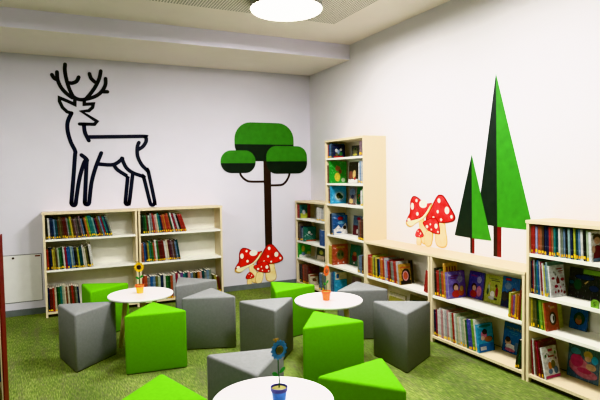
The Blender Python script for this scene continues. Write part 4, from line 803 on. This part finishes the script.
for i, (tl, br, sp) in enumerate(DECAL['crowns']):
    x0, z1 = tl; x1, z0 = br; zc = sp[1]; r = min(.225 if i == 0 else .145, (z1-z0)/2-.001, (x1-x0)/2-.001)
    P = rrect(x0, x1, z0, z1, r); d1 = .0034+.0012*i
    bm = bmesh.new(); aprism(bm, clip(P, zc, True), .0002, d1, f3); cr = finish('crown', bm, M['ltgreen'], tree)
    bm = bmesh.new(); aprism(bm, clip(P, zc, False), .0002, d1, f3); finish('dark_green_half', bm, M['dkgreen'], cr)  # lower part of the crown printed dark green

def fir(label, P, T, dd):
    root = empty('fir_sticker', (0, -(P[2][0]), T[3][1]), label=label, cat='wall sticker'); f3 = off3(right3, root.location)
    bm = bmesh.new(); P = [(P[0][0], P[0][1]+.025)] + list(P[1:]); aprism(bm, [P[0], P[1], P[2]], dd, dd+.002, f3); finish('dark_half', bm, M['dkgreen'], root)
    bm = bmesh.new(); aprism(bm, [P[0], P[2], P[3]], dd, dd+.002, f3); finish('light_half', bm, M['ltgreen'], root)
    xm = (T[0][0]+T[2][0])/2; zt = P[2][1]+.02; zb = T[3][1]
    bm = bmesh.new(); aprism(bm, [(T[0][0], zb), (xm, zb), (xm, zt), (T[0][0], zt)], dd, dd+.0015, f3); a = finish('trunk', bm, M['trunk'], root)
    bm = bmesh.new(); aprism(bm, [(xm, zb), (T[2][0], zb), (T[2][0], zt), (xm, zt)], dd, dd+.0015, f3); finish('red_half', bm, M['redtrunk'], a)  # second trunk half printed reddish
fir('tall two-tone green triangular fir sticker on wall above low bookcase', DECAL['fir_tall'], DECAL['fir_tall_trunk'], .0002)
fir('small two-tone triangular fir sticker in front of the tall fir sticker', DECAL['fir_small'], DECAL['fir_small_trunk'], .0026)

def mushrooms(loc, f3, label, lift=0):
    root = empty('mushroom_sticker', loc, label=label, cat='wall sticker', group=None)
    Mu, Do = DECAL['mush'], DECAL['dots']
    step = .0010; z0_ = .0002
    def part(nm, key, m, lev, par=None, outl=False, rim=None, k=.93):
        P = spline(Mu[key], 5, True)
        bm = bmesh.new(); aprism(bm, P, z0_, z0_+.002+step*lev, f3)
        mats = [m]
        if outl:
            c = Vector((sum(q[0] for q in P)/len(P), sum(q[1] for q in P)/len(P)))
            for f in bm.faces: f.material_index = 1
            aprism(bm, [tuple(c+(Vector(q)-c)*k) for q in P], z0_, z0_+.002+step*lev+.0004, f3, 0); mats = [m, M[rim or 'mdred']]
        o = finish(nm, bm, mats, root if par is None else par); return o
    if lift: z0_ = lift
    part('stem', 'stem_a', M['mstem'], 0, None, True, 'mtan', .9)
    cap = part('cap', 'cap_a', M['mred'], 2, outl=True); part('gills', 'under_a', M['mcream'], 3, cap, True, 'mtan', .9)
    part('stem', 'stem_b', M['mstem'], 1, None, True, 'mtan', .9)
    cb = part('cap', 'cap_b', M['mred'], 4, outl=True)
    part('stem', 'stem_c', M['mstem'], 5, None, True, 'mtan', .9)
    cc = part('cap', 'cap_c', M['mred'], 6, outl=True)
    part('stem', 'stem_d', M['mstem'], 6, None, True, 'mtan', .9)
    cd = part('cap', 'cap_d', M['mred'], 7, outl=True)
    for key, o, lev in (('cap_a', cap, 2), ('cap_b', cb, 4), ('cap_c', cc, 6), ('cap_d', cd, 7)):
        for x, z, rx, rz in Do[key]:
            bm = bmesh.new(); aprism(bm, ellipse(x, z, rx, rz, 18), z0_, z0_+.002+step*lev+.0010, f3); finish('spot', bm, M['mspot'], o)
l1 = Vector((-.8, 0, .07))
mushrooms(l1, off3(back3, l1), 'red spotted mushroom cluster sticker at the foot of the tree sticker', .0034)
l2 = Vector((0, -2.5, .79))
def mush_right(u, v, d): return right3(2.678+(u+.629)*1.035, .797+(v-.069)*.98, d)
mushrooms(l2, off3(mush_right, l2), 'red spotted mushroom cluster sticker above the low bookcase')

# grey-white access panel in the back wall
pa = empty('access_panel', (-3.7, 0, .41), label='flush white wall panel with small lock, beside the deer bookcase', cat='wall panel')
px0, px1, pz0, pz1 = -4.35+3.7, -3.402+3.7, .148-.41, .677-.41
box('panel_frame', (px0, px1, -.003, -.0002, pz0, pz1), M['gap'], pa)
box('panel_door', (px0+.006, px1-.006, -.006, -.0032, pz0+.006, pz1-.006), M['panelpaint'], pa, bevel=.001)
bm = bmesh.new(); lathe(bm, [(.012, 0), (.012, .006)], 20); bmesh.ops.rotate(bm, verts=bm.verts, cent=(0, 0, 0), matrix=Matrix.Rotation(rad(90), 3, 'X')); bmesh.ops.translate(bm, verts=bm.verts, vec=(-3.683+3.7, -.0062, .643-.41)); finish('lock', bm, M['lock'], pa)
box('label_plate', (-3.468+3.7, -3.416+3.7, -.0075, -.0062, .646-.41, .660-.41), M['label_red'], pa)

# ------------------------------------------------------------------ poufs
PH, PS = .457, .479
def pouf_mesh():
    R = PS/math.sqrt(3); r = .013; pts = []
    for k in range(3):
        a = 2*PI*k/3; c = Vector((math.cos(a), math.sin(a)))*(R-2*r)
        for j in range(7): q = a-PI/3+2*PI/3*j/6; pts.append((c.x+r*math.cos(q), c.y+r*math.sin(q)))
    return pts
def make_pouf():
    P = pouf_mesh(); bm = bmesh.new()
    def ring(off, z): 
        s = 1+off/.13
        return [bm.verts.new((x*s, y*s, z)) for x, y in P]
    rs = [ring(o, z) for o, z in [(-.003, .006), (0, .012), (0, PH-.016), (-.0012, PH-.010), (-.0045, PH-.0045), (-.010, PH-.0012), (-.016, PH)]]
    n = len(P)
    for a, b in zip(rs, rs[1:]):
        for i in range(n):
            f = bm.faces.new((a[i], a[(i+1) % n], b[(i+1) % n], b[i])); f.smooth = True
    bm.faces.new(rs[0][::-1]); 
    ins = [bm.verts.new((x*.5, y*.5, PH+.003)) for x, y in P]
    for i in range(n): f = bm.faces.new((rs[-1][i], rs[-1][(i+1) % n], ins[(i+1) % n], ins[i])); f.smooth = True
    bm.faces.new(ins).smooth = True
    bmesh.ops.recalc_face_normals(bm, faces=bm.faces)
    me = bpy.data.meshes.new('upholstery'); bm.to_mesh(me); bm.free(); me.materials.append(M['pgrey'])
    bm = bmesh.new(); aprism(bm, [(x*.975, y*.975) for x, y in P], 0, .006, lambda u, v, z: (u, v, z))
    bmesh.ops.recalc_face_normals(bm, faces=bm.faces)
    mb = bpy.data.meshes.new('base'); bm.to_mesh(mb); bm.free(); mb.materials.append(M['pbase'])
    return me, mb
UPH, BAS = make_pouf()
for i, (x, y, a, colr, lab) in enumerate(POUFS):
    root = empty('pouf', (x, y, 0), a, lab, 'pouf', '%s triangular poufs' % colr)
    o = bpy.data.objects.new('upholstery', UPH); COL.objects.link(o); o.parent = root
    o.material_slots[0].link = 'OBJECT'; o.material_slots[0].material = M['pgreen' if colr == 'green' else 'pgrey']
    o = bpy.data.objects.new('base', BAS); COL.objects.link(o); o.parent = root

# ------------------------------------------------------------------ tables
TH = .485
def table(x, y, a, lab):
    t = empty('side_table', (x, y, 0), rad(a), lab, 'table', 'round white tables')
    bm = bmesh.new(); lathe(bm, [(.262, TH-.022), (.273, TH-.019), (.277, TH-.012), (.277, TH-.003), (.274, TH)], 72)
    finish('tabletop', bm, M['tabletop'], t)
    for k in range(3):
        q = 2*PI*k/3; c, s = math.cos(q), math.sin(q)
        bm = bmesh.new(); tube(bm, (.135*c, .135*s, TH-.0225), (.2*c, .2*s, 0), .022, .016, 18); finish('leg', bm, M['tableleg'], t, smooth=True)
    bm = bmesh.new(); lathe(bm, [(.16, TH-.034), (.16, TH-.0223)], 40); finish('mounting_plate', bm, M['tableleg'], t)
for (x, y, a, lab) in TABLES: table(x, y, a, lab)

# ------------------------------------------------------------------ potted flowers
def flower(loc, face, pot, rim, petal, centre, hgt, extra, lab, stem='green'):
    t = empty('potted_flower', loc, rad(face), lab, 'flower pot', 'flower pots on the white tables')
    bm = bmesh.new(); lathe(bm, [(.0255, .0003), (.027, .002), (.034, .056), (.0375, .057), (.039, .074), (.0365, .074), (.034, .060), (.01, .0595)], 36)
    bm.normal_update()
    for f in bm.faces:
        if f.calc_center_median().z > .056: f.material_index = 1
    finish('pot', bm, [ink(pot), ink(rim)], t)
    bm = bmesh.new(); rnd = random.Random(3)
    lathe(bm, [(.034, .060), (.033, .066), (.02, .070), (.004, .071)], 24); finish('filling', bm, ink('oliveyellow'), t)
    bm = bmesh.new(); P = [(0, 0, .066), (.003, 0, .10), (-.002, 0, .15), (0, .004, hgt)]
    for a, b in zip(P, P[1:]): tube(bm, a, b, .0028, .0026, 10)
    finish('stem', bm, ink(stem), t, smooth=True)
    for sx in (1, -1):
        bm = bmesh.new(); pts = spline([(0, 0), (.014, .012), (.030, .012), (.040, .004), (.030, -.006), (.012, -.006)], 4, True)
        aprism(bm, pts, -.0008, .0008, lambda u, v, q, s=sx: (s*(u*.8+.002), q-.002*s, .125+v+.5*u*.6+(.012 if s > 0 else 0))); finish('leaf', bm, ink('vivid'), t)
    # flower head faces local -y
    head = []
    bm = bmesh.new(); n = 14
    for k in range(n):
        q = 2*PI*k/n; e = spline([(.018, -.007), (.030, -.0095), (.041, -.005), (.0445, 0), (.041, .005), (.030, .0095), (.018, .007)], 3, True)
        c, s = math.cos(q), math.sin(q); dy = .0012*(k % 2)
        aprism(bm, e, -.0008+dy, .0012+dy, lambda u, v, d, c=c, s=s: (u*c-v*s, -.004+d-.1*(u-.018), hgt+u*s+v*c))
    lathe_y(bm, [(.0225, 0), (.0225, .003)], hgt, -.0035)
    finish('petals', bm, ink(petal), t)
    bm = bmesh.new(); lathe_y(bm, [(.021, 0), (.020, .005), (.013, .008), (.004, .009)], hgt, -.0065); fc = finish('flower_centre', bm, ink(centre), t, smooth=True)
    if extra:
        bm = bmesh.new()
        bmesh.ops.create_uvsphere(bm, u_segments=12, v_segments=8, radius=.007, matrix=Matrix.Translation((-.017, -.006, hgt+.047)) @ Matrix.Diagonal((.8, .8, 1.3, 1)))
        b = finish('bee', bm, ink(extra), t, smooth=True)
        for sx in (-1, 1):
            bm = bmesh.new(); aprism(bm, ellipse(-.017+sx*.009, hgt+.051, .007, .0048, 14), -.0065, -.0055, lambda u, v, d: (u, d, v)); finish('wing', bm, ink('gold'), b)
        bm = bmesh.new(); tube(bm, (-.012, -.003, hgt+.03), (-.017, -.006, hgt+.042), .0009, .0009, 6); finish('wire', bm, ink('darkgrey'), b)
def lathe_y(bm, prof, z, y):
    k = len(bm.verts); before = set(bm.verts); lathe(bm, prof, 28)
    for v in bm.verts:
        if v not in before: v.co = Vector((v.co.x, y-v.co.z, z+v.co.y))
for a in FLOWERS: flower(*a)

# ------------------------------------------------------------------ camera, world, view
cd = bpy.data.cameras.new('camera'); cam = bpy.data.objects.new('camera', cd); COL.objects.link(cam)
cd.sensor_width = 36; cd.lens = CAM['f']/600*36; cd.clip_start = .05
F, R, U = Vector(CAM['F']), Vector(CAM['R']), Vector(CAM['U'])
cam.matrix_world = Matrix(((R.x, U.x, -F.x, CAM['C'][0]), (R.y, U.y, -F.y, CAM['C'][1]), (R.z, U.z, -F.z, CAM['C'][2]), (0, 0, 0, 1)))
SC.camera = cam
w = bpy.data.worlds.new('world'); SC.world = w; w.use_nodes = True
w.node_tree.nodes['Background'].inputs['Color'].default_value = (.9, .95, 1, 1); w.node_tree.nodes['Background'].inputs['Strength'].default_value = .3
SC.view_settings.view_transform = VIEW; SC.view_settings.look = 'None'; SC.view_settings.exposure = EXPOSURE
if CURVE:
    SC.view_settings.use_curve_mapping = True
    cm = SC.view_settings.curve_mapping; cv = cm.curves[3]
    for x, y in CURVE: cv.points.new(x, y)
    cm.update()
SC.cycles.max_bounces = 8; SC.cycles.diffuse_bounces = 5; SC.cycles.use_denoising = True
